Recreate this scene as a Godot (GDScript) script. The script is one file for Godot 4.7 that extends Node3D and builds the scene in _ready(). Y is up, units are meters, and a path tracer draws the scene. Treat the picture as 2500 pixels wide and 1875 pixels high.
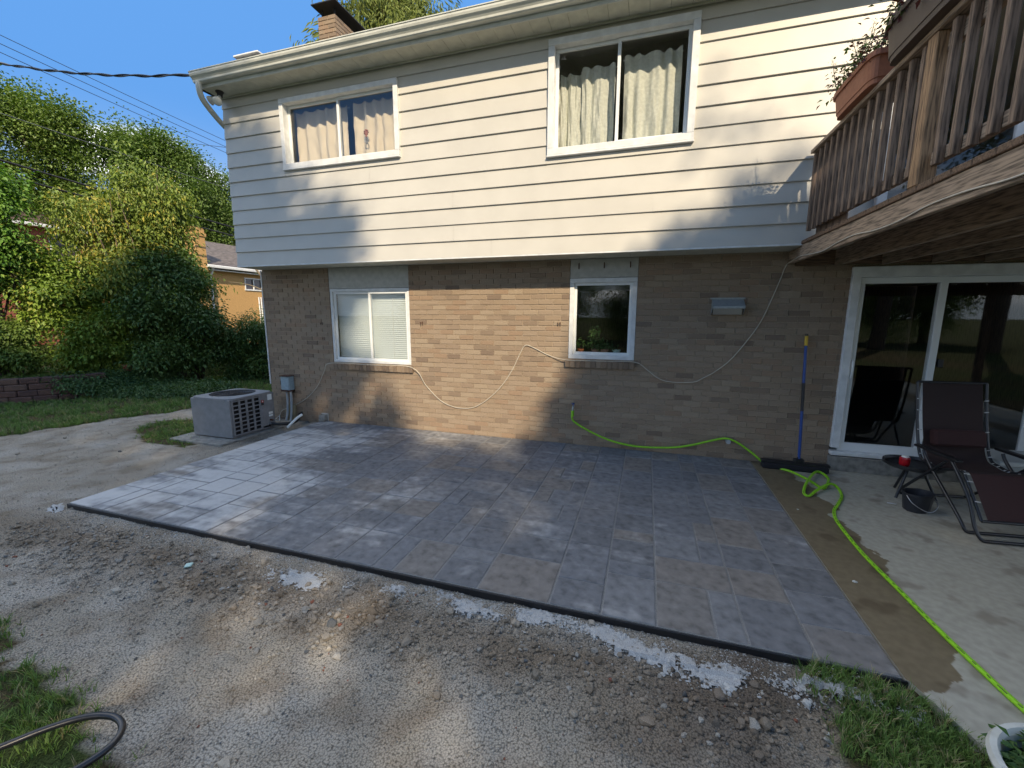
extends Node3D
# A new paver patio behind a two-storey house: wall plane z = 0, x to the right along it, y up, patio surface y = 0.

const SUN := Vector3(0.595, 0.85, 1.0)   # towards the sun
const SKY_SEED := 2  # picked so the added fill clouds stay out of view
const ZS := 0.41                          # face of the overhanging upper storey
var rng := RandomNumberGenerator.new()
var M := {}
var T := {}
var used := {}
var box_cache := {}


func _ready() -> void:
	rng.seed = 7
	var cam := Camera3D.new()
	cam.name = "camera"
	cam.position = Vector3(0, 1.70, 5.436)
	cam.basis = Basis.from_euler(Vector3(deg_to_rad(-9.322), deg_to_rad(17.457), deg_to_rad(0.2)))
	cam.fov = 84.5
	cam.near = 0.05
	cam.far = 600.0
	cam.current = true
	add_child(cam)
	var we := WorldEnvironment.new()
	we.name = "world_environment"
	var env := Environment.new()
	env.background_mode = Environment.BG_SKY
	env.sky = Sky.new()
	env.sky.sky_material = make_sky()
	env.background_energy_multiplier = 1.0
	env.tonemap_mode = Environment.TONE_MAPPER_LINEAR
	env.tonemap_exposure = 2.5
	env.sdfgi_enabled = true
	env.ssao_enabled = true
	env.ssil_enabled = true
	we.environment = env
	add_child(we)
	var sun := DirectionalLight3D.new()
	sun.name = "sun"
	sun.light_energy = 0.80
	sun.light_color = Color(1.0, 0.925, 0.80)
	sun.light_angular_distance = 0.53
	sun.shadow_enabled = true
	sun.basis = Basis.looking_at(-SUN.normalized(), Vector3.UP)
	add_child(sun)
	make_materials()
	print("ground")
	make_ground()
	make_patio()
	make_slab()
	print("house")
	make_house()
	make_deck()
	print("vegetation")
	make_shade_trees()
	make_background()
	print("things")
	make_wall_things()
	make_ac_unit()
	make_slab_things()
	make_yard_things()
	print("scatter")
	make_scatter()


# ---------------------------------------------------------------- small helpers

func rnd(a: float, b: float) -> float:
	return rng.randf_range(a, b)


func lin(r: float, g: float, b: float) -> Color:
	return Color(r, g, b).linear_to_srgb()


func noise(sd: int, freq: float, oct := 3) -> FastNoiseLite:
	var n := FastNoiseLite.new()
	n.seed = sd
	n.frequency = freq
	n.noise_type = FastNoiseLite.TYPE_SIMPLEX_SMOOTH
	n.fractal_octaves = oct
	return n


func cells(sd: int, freq: float, oct: int) -> FastNoiseLite:
	# packed grains
	var n := noise(sd, freq, oct)
	n.noise_type = FastNoiseLite.TYPE_CELLULAR
	n.cellular_return_type = FastNoiseLite.RETURN_DISTANCE
	n.cellular_jitter = 1.0
	return n


func grain(sd: int, freq: float, stops: Array, oct := 4, size := 512, normal := false) -> NoiseTexture2D:
	# a seamless noise picture; stops are [offset, grey] pairs
	var t := NoiseTexture2D.new()
	t.width = size
	t.height = size
	t.seamless = true
	t.noise = noise(sd, freq, oct)
	if normal:
		t.as_normal_map = true
		t.bump_strength = stops[0]
		return t
	var g := Gradient.new()
	g.offsets = PackedFloat32Array(stops.map(func(s): return s[0]))
	g.colors = PackedColorArray(stops.map(func(s): return Color(s[1], s[1], s[1]) if not s[1] is Color else s[1]))
	t.color_ramp = g
	return t


func mat(key: String, r: float, g: float, b: float, rough := 0.8, opt := {}) -> StandardMaterial3D:
	var m := StandardMaterial3D.new()
	m.resource_name = key
	m.albedo_color = lin(r, g, b)
	m.roughness = rough
	m.metallic = opt.get("metal", 0.0)
	m.metallic_specular = opt.get("spec", 0.5)
	if opt.has("tex"):
		m.albedo_texture = opt.tex
	if opt.has("height"):
		m.heightmap_enabled = true
		m.heightmap_texture = opt.height
		m.heightmap_scale = opt.get("depth", 0.2)
	if opt.has("scale"):
		m.uv1_triplanar = true
		m.uv1_world_triplanar = true
		m.uv1_scale = opt.scale if opt.scale is Vector3 else Vector3.ONE * opt.scale
		m.uv1_triplanar_sharpness = 4.0
	if opt.has("vc"):
		m.vertex_color_use_as_albedo = true
	if opt.has("back"):
		m.backlight_enabled = true
		m.backlight = opt.back
	if opt.has("alpha"):
		m.transparency = BaseMaterial3D.TRANSPARENCY_ALPHA
		m.albedo_color.a = opt.alpha
	M[key] = m
	return m


func numbered(called: String) -> String:
	used[called] = used.get(called, -1) + 1
	return called if used[called] == 0 else "%s_%03d" % [called, used[called]]


func thing(called: String, label: String, category: String, at := Vector3.ZERO, group := "") -> Node3D:
	var o := Node3D.new()
	o.name = numbered(called)
	o.position = at
	add_child(o)
	tag(o, label, category, group)
	return o


func tag(o: Node, label: String, category: String, group := "") -> void:
	o.set_meta("label", label)
	o.set_meta("category", category)
	if group:
		o.set_meta("group", group)


func part(parent: Node3D, called: String, mesh: Mesh, m: Material, at := Vector3.ZERO, turn := Basis.IDENTITY) -> MeshInstance3D:
	var o := MeshInstance3D.new()
	o.name = called
	o.mesh = mesh
	if m:
		o.material_override = m
	o.transform = Transform3D(turn, at)
	parent.add_child(o, true)
	return o


func sub(parent: Node3D, called: String, at := Vector3.ZERO) -> Node3D:
	var o := Node3D.new()
	o.name = called
	o.position = at
	parent.add_child(o, true)
	return o


func solo(called: String, mesh: Mesh, m: Material, label: String, category: String, group := "", at := Vector3.ZERO, turn := Basis.IDENTITY) -> MeshInstance3D:
	var o := MeshInstance3D.new()
	o.name = numbered(called)
	o.mesh = mesh
	o.material_override = m
	o.transform = Transform3D(turn, at)
	add_child(o)
	tag(o, label, category, group)
	return o


func structure(called: String, mesh: Mesh, m: Material) -> MeshInstance3D:
	var o := MeshInstance3D.new()
	o.name = numbered(called)
	o.mesh = mesh
	o.material_override = m
	o.set_meta("kind", "structure")
	add_child(o)
	return o


func scatter(parent: Node, called: String, mesh: Mesh, m: Material, where: Array, tints: Array) -> MultiMeshInstance3D:
	var mm := MultiMesh.new()
	mm.transform_format = MultiMesh.TRANSFORM_3D
	mm.use_colors = tints.size() > 0
	mm.mesh = mesh
	mm.instance_count = where.size()
	for i in where.size():
		mm.set_instance_transform(i, where[i])
	for i in tints.size():
		mm.set_instance_color(i, tints[i])
	var o := MultiMeshInstance3D.new()
	o.name = called if parent != self else numbered(called)
	o.multimesh = mm
	o.material_override = m
	o.set_meta("kind", "stuff")
	parent.add_child(o, true)
	return o


func st_new() -> SurfaceTool:
	var st := SurfaceTool.new()
	st.begin(Mesh.PRIMITIVE_TRIANGLES)
	return st


func face(st: SurfaceTool, p: Array, out: Vector3) -> void:
	# a flat convex polygon whose front looks along out
	var n: Vector3 = (p[2] - p[0]).cross(p[1] - p[0]).normalized()
	if n.length() < 0.5:
		return
	var turn := n.dot(out) < 0.0
	if turn:
		n = -n
	st.set_normal(n)
	for i in range(1, p.size() - 1):
		st.add_vertex(p[0])
		if turn:
			st.add_vertex(p[i + 1])
			st.add_vertex(p[i])
		else:
			st.add_vertex(p[i])
			st.add_vertex(p[i + 1])


func box(st: SurfaceTool, c: Vector3, s: Vector3, b := 0.0, turn := Basis.IDENTITY) -> void:
	# a box with chamfered edges
	var h := s * 0.5
	b = minf(b, minf(h.x, minf(h.y, h.z)) * 0.45)
	var q := h - Vector3.ONE * b
	for i in 3:
		var j := (i + 1) % 3
		var k := (i + 2) % 3
		for si in [-1.0, 1.0]:
			var pts := []
			for e in [[-1, -1], [1, -1], [1, 1], [-1, 1]]:
				var v := Vector3.ZERO
				v[i] = h[i] * si
				v[j] = q[j] * e[0]
				v[k] = q[k] * e[1]
				pts.append(c + turn * v)
			var o := Vector3.ZERO
			o[i] = si
			face(st, pts, turn * o)
			if b > 0.0:
				for sj in [-1.0, 1.0]:
					var e4 := []
					for e in [[0, -1], [0, 1], [1, 1], [1, -1]]:
						var v := Vector3.ZERO
						v[i] = (h[i] if e[0] == 0 else q[i]) * si
						v[j] = (q[j] if e[0] == 0 else h[j]) * sj
						v[k] = q[k] * e[1]
						e4.append(c + turn * v)
					o = Vector3.ZERO
					o[i] = si
					o[j] = sj
					face(st, e4, turn * o)
	if b > 0.0:
		for x in [-1.0, 1.0]:
			for y in [-1.0, 1.0]:
				for z in [-1.0, 1.0]:
					var d := Vector3(x, y, z)
					face(st, [c + turn * (d * Vector3(h.x, q.y, q.z)), c + turn * (d * Vector3(q.x, h.y, q.z)), c + turn * (d * Vector3(q.x, q.y, h.z))], turn * d)


func bb(s: Vector3, b := 0.003) -> ArrayMesh:
	var key := "%.3f %.3f %.3f %.4f" % [s.x, s.y, s.z, b]
	if not box_cache.has(key):
		var st := st_new()
		box(st, Vector3.ZERO, s, b)
		box_cache[key] = st.commit()
	return box_cache[key]


func beam(st: SurfaceTool, a: Vector3, z: Vector3, w: float, t: float, b := 0.002) -> void:
	# a bar from a to z of cross-section w by t
	var d := (z - a).normalized()
	var up := Vector3.UP if absf(d.y) < 0.95 else Vector3.RIGHT
	var x := up.cross(d).normalized()
	box(st, (a + z) * 0.5, Vector3(w, t, a.distance_to(z)), b, Basis(x, d.cross(x), d))


func tube(st: SurfaceTool, pts: Array, r, sides := 8, caps := true) -> void:
	# a round tube along a line of points; r is a number or one number per point
	var n := pts.size()
	var rings := []
	var normals := []
	var d0: Vector3 = (pts[1] - pts[0]).normalized()
	var x: Vector3 = (Vector3.UP if absf(d0.y) < 0.9 else Vector3.RIGHT).cross(d0).normalized()
	for i in n:
		var d: Vector3 = (pts[mini(i + 1, n - 1)] - pts[maxi(i - 1, 0)]).normalized()
		x = (x - d * x.dot(d)).normalized()
		var y := d.cross(x)
		var rr: float = r[i] if r is Array else r
		var ring := []
		var nn := []
		for k in sides:
			var a := TAU * k / sides
			var o := x * cos(a) + y * sin(a)
			nn.append(o)
			ring.append(pts[i] + o * rr)
		rings.append(ring)
		normals.append(nn)
	for i in n - 1:
		for k in sides:
			var l := (k + 1) % sides
			var quad := [[i, k], [i + 1, k], [i + 1, l], [i, l]]
			var p := quad.map(func(e): return rings[e[0]][e[1]])
			var order := [0, 1, 2, 0, 2, 3]
			if (p[2] - p[0]).cross(p[1] - p[0]).dot(normals[i][k]) < 0.0:
				order = [0, 2, 1, 0, 3, 2]
			for e in order:
				st.set_normal(normals[quad[e][0]][quad[e][1]])
				st.add_vertex(p[e])
	if caps:
		face(st, rings[0], -d0)
		face(st, rings[n - 1], (pts[n - 1] - pts[n - 2]).normalized())


func tube_mesh(pts: Array, r, sides := 8) -> ArrayMesh:
	var st := st_new()
	tube(st, pts, r, sides)
	return st.commit()


func lathe(st: SurfaceTool, prof: Array, sides := 20, c := Vector3.ZERO, turn := Basis.IDENTITY, squash := Vector2.ONE) -> void:
	# turned shape: profile of (radius, height); outside where the profile climbs, inside where it falls
	for i in prof.size() - 1:
		var a: Vector2 = prof[i]
		var b: Vector2 = prof[i + 1]
		var n2 := Vector2(b.y - a.y, a.x - b.x).normalized()
		for k in sides:
			var p := []
			var nn := []
			for e in [[a, k], [b, k], [b, k + 1], [a, k + 1]]:
				var t: float = TAU * e[1] / sides
				var u := Vector3(cos(t) * squash.x, 0, sin(t) * squash.y)
				p.append(c + turn * (u * e[0].x + Vector3.UP * e[0].y))
				nn.append((turn * (u * n2.x + Vector3.UP * n2.y)).normalized())
			var order := [0, 1, 2, 0, 2, 3]
			if (p[2] - p[0]).cross(p[1] - p[0]).dot(nn[0]) + (p[3] - p[0]).cross(p[2] - p[0]).dot(nn[0]) < 0.0:
				order = [0, 2, 1, 0, 3, 2]
			for e in order:
				st.set_normal(nn[e])
				st.add_vertex(p[e])


func sheet(st: SurfaceTool, rows: Array, out: Vector3) -> void:
	# a smooth sheet through rows of points
	var nr := rows.size()
	var nc: int = rows[0].size()
	var nor := []
	for i in nr:
		var line := []
		for j in nc:
			var du: Vector3 = rows[mini(i + 1, nr - 1)][j] - rows[maxi(i - 1, 0)][j]
			var dv: Vector3 = rows[i][mini(j + 1, nc - 1)] - rows[i][maxi(j - 1, 0)]
			var n := du.cross(dv).normalized()
			line.append(n if n.dot(out) >= 0.0 else -n)
		nor.append(line)
	for i in nr - 1:
		for j in nc - 1:
			var q := [[i, j], [i + 1, j], [i + 1, j + 1], [i, j + 1]]
			var p := q.map(func(e): return rows[e[0]][e[1]])
			var order := [0, 1, 2, 0, 2, 3]
			if (p[2] - p[0]).cross(p[1] - p[0]).dot(nor[i][j]) < 0.0:
				order = [0, 2, 1, 0, 3, 2]
			for e in order:
				st.set_normal(nor[q[e][0]][q[e][1]])
				st.add_vertex(p[e])


func extrude_x(st: SurfaceTool, prof: Array, x0: float, x1: float, flip := false) -> void:
	# a profile of (z, y) points drawn along x
	for i in prof.size() - 1:
		var a: Vector2 = prof[i]
		var b: Vector2 = prof[i + 1]
		var out := Vector3(0, a.x - b.x, b.y - a.y) * (-1.0 if flip else 1.0)
		face(st, [Vector3(x0, a.y, a.x), Vector3(x0, b.y, b.x), Vector3(x1, b.y, b.x), Vector3(x1, a.y, a.x)], out)


func smooth(pts: Array, each := 6) -> Array:
	# Catmull-Rom through the points
	var out := []
	var n := pts.size()
	for i in n - 1:
		var p0 = pts[maxi(i - 1, 0)]
		var p1 = pts[i]
		var p2 = pts[i + 1]
		var p3 = pts[mini(i + 2, n - 1)]
		for k in each:
			out.append(p1.cubic_interpolate(p2, p0, p3, float(k) / each))
	out.append(pts[n - 1])
	return out


func wall_boxes(st: SurfaceTool, x0: float, x1: float, y0: float, y1: float, z0: float, z1: float, holes: Array, swap := false) -> void:
	# a wall of thickness z0..z1 with rectangular holes [x0, x1, y0, y1]
	var xs := [x0, x1]
	for h in holes:
		for v in [h[0], h[1]]:
			if v > x0 and v < x1 and not v in xs:
				xs.append(v)
	xs.sort()
	for i in xs.size() - 1:
		var mx: float = (xs[i] + xs[i + 1]) * 0.5
		var cuts := [[y0, y0]]
		for h in holes:
			if mx > h[0] and mx < h[1]:
				cuts.append([h[2], h[3]])
		cuts.sort_custom(func(a, b): return a[0] < b[0])
		cuts.append([y1, y1])
		for k in cuts.size() - 1:
			var lo: float = cuts[k][1]
			var hi: float = cuts[k + 1][0]
			if hi - lo > 0.001:
				var c := Vector3(mx, (lo + hi) * 0.5, (z0 + z1) * 0.5)
				var e := Vector3(xs[i + 1] - xs[i], hi - lo, z1 - z0)
				box(st, Vector3(c.z, c.y, c.x) if swap else c, Vector3(e.z, e.y, e.x) if swap else e)


func spans(x0: float, x1: float, y0: float, y1: float, holes: Array, share := 0.4) -> Array:
	# what is left of x0..x1 beside the holes that reach into y0..y1
	var out := [[x0, x1]]
	for h in holes:
		if minf(y1, h[3]) - maxf(y0, h[2]) > share * (y1 - y0):
			var next := []
			for s in out:
				if h[1] <= s[0] or h[0] >= s[1]:
					next.append(s)
				else:
					if h[0] - s[0] > 0.02:
						next.append([s[0], h[0]])
					if s[1] - h[1] > 0.02:
						next.append([h[1], s[1]])
			out = next
	return out


func make_sky() -> PanoramaSkyMaterial:
	# clear blue with one cloud layer; unseen clouds overhead are added as fill light
	var w := 1024
	var h := 512
	var im := Image.create(w, h, false, Image.FORMAT_RGBF)
	var n := noise(SKY_SEED, 0.42, 6)
	var top := Vector3(0.060, 0.150, 0.320)
	var mid := Vector3(0.056, 0.155, 0.350)
	var low := Vector3(0.32, 0.375, 0.42)
	for y in h:
		var el := (0.5 - (y + 0.5) / h) * PI
		var s := maxf(sin(el), 0.0)
		var base := low.lerp(mid, smoothstep(0.0, 0.36, s)).lerp(top, smoothstep(0.45, 1.0, s))
		for x in w:
			var az := (x + 0.5) / w * TAU
			var d := Vector3(sin(az) * cos(el), sin(el), -cos(az) * cos(el))
			var c := base
			if el > 0.0:
				var k := 1.0 / (s + 0.10)
				var q := Vector2(d.x, d.z).rotated(2.35619) * k * 1.6
				var v := n.get_noise_2d(q.x, q.y) * 0.5 + 0.5
				c = c.lerp(Vector3(1.27, 1.26, 1.24), smoothstep(0.55, 0.70, v) * 0.9 * smoothstep(0.0, 0.08, s))
			im.set_pixel(x, y, Color(c.x, c.y, c.z))
	var m := PanoramaSkyMaterial.new()
	m.panorama = ImageTexture.create_from_image(im)
	return m


func make_materials() -> void:
	T.fine = grain(1, 0.06, [[0.0, 0.55], [0.45, 0.86], [1.0, 1.0]], 4)
	T.speck = grain(2, 0.11, [[0.0, 0.35], [0.30, 0.72], [0.5, 0.90], [1.0, 1.0]], 3)
	T.blotch = grain(3, 0.012, [[0.0, 0.68], [0.5, 0.88], [1.0, 1.0]], 5)
	T.soft = grain(4, 0.015, [[0.0, 0.88], [1.0, 1.0]], 4)
	T.faint = grain(9, 0.008, [[0.0, 0.955], [1.0, 1.0]], 3)
	T.paver = grain(10, 0.007, [[0.0, 0.72], [0.4, 0.88], [1.0, 1.0]], 7, 1024)
	T.soil = grain(11, 0.05, [[0.0, 1.0], [0.35, 0.90], [0.7, 0.62], [1.0, 0.38]], 3, 1024)
	T.soil.noise = cells(11, 0.05, 3)
	T.grit = grain(12, 0.05, [[0.0, 1.0], [1.0, 0.0]], 3, 1024)
	T.grit.noise = cells(11, 0.05, 3)
	T.wood = grain(5, 0.02, [[0.0, 0.38], [0.35, 0.72], [0.6, 0.9], [1.0, 1.0]], 5)
	T.bump = grain(6, 0.05, [[0.0, 0.0], [1.0, 1.0]], 5)
	T.slate = grain(7, 0.012, [[0.0, 0.0], [1.0, 1.0]], 6)
	T.shingle = grain(8, 0.02, [[0.0, 0.55], [0.5, 0.8], [1.0, 1.0]], 3)
	# bricks: tan and grey-brown tones
	var tones := [[0.425, 0.320, 0.225], [0.445, 0.340, 0.245], [0.400, 0.300, 0.215], [0.345, 0.258, 0.186], [0.475, 0.370, 0.265], [0.420, 0.298, 0.205], [0.300, 0.222, 0.164]]
	for i in tones.size():
		mat("brick_%d" % i, tones[i][0], tones[i][1], tones[i][2], 0.92, {"tex": T.speck, "scale": 3.3, "height": T.bump, "depth": 0.25, "spec": 0.25})
	mat("mortar", 0.50, 0.40, 0.295, 0.95, {"tex": T.fine, "scale": 2.0, "spec": 0.2})
	mat("siding", 0.585, 0.56, 0.50, 0.42, {"tex": T.faint, "scale": 0.4, "height": T.bump, "depth": 0.008, "spec": 0.5})
	mat("white_trim", 0.80, 0.81, 0.80, 0.45, {"tex": T.soft, "scale": 0.8})
	mat("vinyl", 0.76, 0.78, 0.77, 0.35, {})
	mat("soffit", 0.62, 0.62, 0.52, 0.6, {"tex": T.soft, "scale": 0.7})
	mat("gutter", 0.66, 0.67, 0.60, 0.35, {"tex": T.soft, "scale": 0.5})
	mat("panel", 0.50, 0.49, 0.44, 0.7, {"tex": T.soft, "scale": 1.2})
	mat("glass", 0.01, 0.012, 0.012, 0.02, {"alpha": 0.05})
	mat("dim_room_wall", 0.17, 0.105, 0.065, 0.6, {"tex": T.wood, "scale": Vector3(4.0, 0.4, 4.0)})  # invented dark brown wall: the dimness of the unlit room is in the colour
	mat("dim_room_floor", 0.13, 0.115, 0.10, 1.0, {"tex": T.fine, "scale": 3.0})  # invented dark floor, coloured to look unlit
	mat("plaster", 0.50, 0.48, 0.44, 0.9, {})
	mat("roof_shingle", 0.10, 0.09, 0.095, 0.95, {"tex": T.shingle, "scale": 2.0})
	mat("dark_metal", 0.02, 0.02, 0.021, 0.6, {})
	mat("black_plastic", 0.012, 0.012, 0.014, 0.45, {})
	mat("steel", 0.45, 0.46, 0.47, 0.35, {"metal": 0.9})
	mat("galvanised", 0.42, 0.45, 0.45, 0.5, {"metal": 0.35, "tex": T.soft, "scale": 3.0})
	# deck timber, grain along z, along y and along x
	mat("wood_z", 0.46, 0.335, 0.23, 0.75, {"tex": T.wood, "scale": Vector3(6, 6, 0.45)})
	mat("wood_y", 0.30, 0.205, 0.14, 0.8, {"tex": T.wood, "scale": Vector3(7, 0.5, 7)})
	mat("wood_y_pale", 0.48, 0.29, 0.15, 0.75, {"tex": T.wood, "scale": Vector3(7, 0.5, 7)})
	mat("wood_x", 0.22, 0.135, 0.08, 0.8, {"tex": T.wood, "scale": Vector3(0.45, 6, 6)})
	mat("terracotta", 0.36, 0.13, 0.065, 0.6, {"tex": T.soft, "scale": 3.0})
	mat("brown_plastic", 0.085, 0.06, 0.045, 0.55, {})
	mat("potting_soil", 0.03, 0.022, 0.015, 1.0, {"tex": T.fine, "scale": 6.0})
	mat("cable_white", 0.55, 0.50, 0.41, 0.5, {})
	mat("hose_green", 0.30, 0.68, 0.02, 0.5, {"tex": T.soft, "scale": 6.0})
	mat("hose_black", 0.02, 0.02, 0.022, 0.3, {})
	mat("hose_print", 0.03, 0.05, 0.02, 0.5, {})
	mat("broom_blue", 0.008, 0.055, 0.25, 0.35, {})
	mat("broom_yellow", 0.62, 0.40, 0.02, 0.4, {})
	mat("bristle", 0.014, 0.014, 0.018, 0.9, {})
	mat("ac_paint", 0.235, 0.24, 0.25, 0.5, {"tex": T.soft, "scale": 1.0})
	mat("ac_dark", 0.035, 0.033, 0.035, 0.7, {"tex": T.fine, "scale": 5.0})
	mat("box_blue", 0.31, 0.40, 0.44, 0.5, {"tex": T.soft, "scale": 2.5})
	mat("rust", 0.11, 0.045, 0.025, 0.9, {"tex": T.speck, "scale": 6.0})
	mat("pvc", 0.72, 0.73, 0.70, 0.4, {})
	mat("conduit", 0.40, 0.42, 0.43, 0.5, {})
	mat("stucco_base", 0.38, 0.30, 0.17, 0.95, {"tex": T.speck, "scale": 2.0})
	mat("mesh_brown", 0.045, 0.024, 0.022, 0.85, {"tex": T.fine, "scale": 9.0})
	mat("mesh_red", 0.055, 0.018, 0.017, 0.85, {"tex": T.fine, "scale": 9.0})
	mat("frame_black", 0.018, 0.019, 0.022, 0.3, {})
	mat("lace", 0.55, 0.55, 0.55, 0.6, {})
	mat("bucket_black", 0.022, 0.024, 0.03, 0.4, {})
	mat("red_glass", 0.45, 0.012, 0.02, 0.15, {})
	mat("bin_grey", 0.42, 0.45, 0.44, 0.5, {})
	mat("pot_white", 0.62, 0.63, 0.58, 0.55, {"tex": T.soft, "scale": 2.0})
	mat("curtain_cream", 0.64, 0.57, 0.44, 0.95, {"back": Color(0.25, 0.23, 0.18)})
	mat("curtain_sage", 0.70, 0.72, 0.63, 0.95, {"tex": T.soft, "scale": 3.0, "back": Color(0.2, 0.2, 0.18)})
	mat("blind", 0.60, 0.67, 0.66, 0.6, {})
	mat("pot_copper", 0.50, 0.16, 0.06, 0.4, {})
	mat("pot_clay", 0.36, 0.20, 0.13, 0.8, {})
	mat("pot_mint", 0.40, 0.56, 0.50, 0.5, {})
	mat("stem", 0.10, 0.085, 0.04, 0.9, {})
	mat("bark", 0.11, 0.085, 0.062, 0.95, {"tex": T.speck, "scale": 2.0, "height": T.bump, "depth": 1.0})
	mat("bark_pale", 0.26, 0.21, 0.14, 0.95, {"tex": T.speck, "scale": 3.0})
	mat("leaf", 1, 1, 1, 0.55, {"vc": 1, "back": Color(0.62, 0.70, 0.30)})
	mat("needle", 1, 1, 1, 0.7, {"vc": 1, "back": Color(0.4, 0.42, 0.2)})
	mat("grass", 1, 1, 1, 0.7, {"vc": 1, "back": Color(0.5, 0.55, 0.2)})
	mat("stone", 1, 1, 1, 0.95, {"vc": 1, "spec": 0.2, "tex": T.fine, "scale": 8.0})
	mat("wire", 0.012, 0.012, 0.016, 0.7, {})
	mat("wire_pale", 0.10, 0.11, 0.12, 0.6, {})
	mat("yellow_brick", 0.70, 0.42, 0.165, 0.9, {"tex": T.speck, "scale": Vector3(1.2, 4.0, 1.2)})
	mat("red_brick", 0.36, 0.12, 0.085, 0.9, {"tex": T.speck, "scale": Vector3(1.2, 4.0, 1.2)})
	mat("far_roof", 0.20, 0.17, 0.16, 0.95, {"tex": T.shingle, "scale": Vector3(1.0, 3.0, 0.35)})
	mat("far_roof_brown", 0.16, 0.11, 0.085, 0.95, {"tex": T.shingle, "scale": Vector3(1.0, 3.0, 0.35)})
	mat("far_pane", 0.045, 0.035, 0.05, 0.1, {})
	mat("ret_0", 0.19, 0.105, 0.08, 0.95, {"tex": T.speck, "scale": 2.0, "height": T.bump, "depth": 1.2})
	mat("ret_1", 0.16, 0.09, 0.075, 0.95, {"tex": T.speck, "scale": 2.0, "height": T.bump, "depth": 1.2})
	mat("ret_2", 0.22, 0.13, 0.095, 0.95, {"tex": T.speck, "scale": 2.0, "height": T.bump, "depth": 1.2})
	mat("sand_joint", 0.30, 0.295, 0.285, 0.95, {"tex": T.fine, "scale": 4.0})
	mat("concrete_pad", 0.30, 0.29, 0.26, 0.95, {"tex": T.blotch, "scale": 1.5, "height": T.bump, "depth": 0.3})
	mat("lamp_glass", 0.75, 0.76, 0.70, 0.15, {})
	mat("sticker", 0.70, 0.74, 0.74, 0.6, {})
	mat("badge_red", 0.35, 0.02, 0.02, 0.4, {})
	mat("paper_white", 0.75, 0.75, 0.72, 0.7, {})


# ---------------------------------------------------------------- ground

var dirt_poly := PackedVector2Array([Vector2(-10.4, 3.4), Vector2(-9.5, 2.75), Vector2(-8.8, 2.05), Vector2(-8.4, 0.8), Vector2(-8.0, 0.0), Vector2(-7.2, -0.5), Vector2(-6.0, -0.5), Vector2(-5.9, -0.2), Vector2(1.3, -0.2), Vector2(1.3, 3.2), Vector2(0.86, 3.21), Vector2(0.78, 3.75), Vector2(0.72, 7.0), Vector2(-1.55, 7.0), Vector2(-1.75, 4.66), Vector2(-2.2, 4.45), Vector2(-3.1, 4.36), Vector2(-6.0, 4.1), Vector2(-10.4, 4.3)])
var ac_grass := PackedVector2Array([Vector2(-7.5, 0.75), Vector2(-6.5, 0.05), Vector2(-6.1, 0.0), Vector2(-6.08, 1.2), Vector2(-5.75, 1.35), Vector2(-5.7, 1.62), Vector2(-6.5, 1.62), Vector2(-7.2, 1.25)])
var edge_noise := noise(31, 2.2, 3)
var lump_noise := noise(32, 5.0, 4)
var patch_noise := noise(33, 0.9, 4)
var pebble_noise := noise(34, 14.0, 3)


func is_grass(x: float, z: float) -> bool:
	var p := Vector2(x + edge_noise.get_noise_2d(x, z) * 0.16, z + edge_noise.get_noise_2d(z + 40.0, x) * 0.13)
	return not Geometry2D.is_point_in_polygon(p, dirt_poly) or Geometry2D.is_point_in_polygon(p, ac_grass)


func inside_built(x: float, z: float) -> bool:
	return (x > -4.90 and x < 1.22 and z > -0.1 and z < 3.17) or (x > 1.27 and z > -0.1 and z < 9.0 and x > 1.27 + maxf(0.0, z - 3.2) * 0.33 + 0.03) or (z < -0.02 and z > -9.0 and x > -5.9 and x < 8.0)


func ground_y(x: float, z: float) -> float:
	if inside_built(x, z):
		return -0.14
	var y := -0.058 + patch_noise.get_noise_2d(x, z) * 0.012
	var g := is_grass(x, z)
	if not g:
		y += lump_noise.get_noise_2d(x, z) * 0.012 + pebble_noise.get_noise_2d(x, z) * 0.005
		# loose spoil heaped a little way out from the edging
		var ridge := exp(-pow((z - 3.62 + 0.1 * edge_noise.get_noise_1d(x * 0.6)) / 0.20, 2.0)) * smoothstep(-6.0, -4.5, x) * (1.0 - smoothstep(0.5, 0.9, x))
		y += ridge * (0.022 + 0.035 * maxf(0.0, lump_noise.get_noise_2d(x * 1.3 + 9.0, z * 1.3)))
	if z < 3.40 and x > -5.1 and x < 1.2:
		y += 0.014
	if x > 0.7 and z > 3.1 and g:
		y += 0.035
	if x < -5.2 and x > -8.0 and z < 1.9:
		y += 0.02
	if x < -11.4:
		y += 0.42 * smoothstep(-11.75, -12.1, x + 0.45 * (z - 0.3) * (1.0 if z > 0.0 else 0.2))
	return y


func dirt_color(x: float, z: float) -> Color:
	var n := patch_noise.get_noise_2d(x * 1.4 + 5.0, z * 1.4) * 0.5 + 0.5
	var m := lump_noise.get_noise_2d(x * 0.5 + 3.0, z * 0.5) * 0.5 + 0.5
	var c := Color(0.43, 0.385, 0.315).lerp(Color(0.50, 0.46, 0.395), smoothstep(0.4, 0.75, n))
	c = c.lerp(Color(0.205, 0.150, 0.098), smoothstep(0.46, 0.74, m + 0.12 * pebble_noise.get_noise_2d(x, z)) * 0.45)
	# darker fresh soil in a strip along the edging
	var strip := exp(-pow((z - 3.55) / 0.22, 2.0)) * smoothstep(-6.5, -4.8, x)
	c = c.lerp(Color(0.225, 0.165, 0.11), 0.5 * strip)
	# damp earth towards the grass corner
	c = c.lerp(Color(0.16, 0.125, 0.095), smoothstep(-0.6, 0.7, x) * smoothstep(0.35, 0.6, n) * 0.8)
	return c


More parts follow.
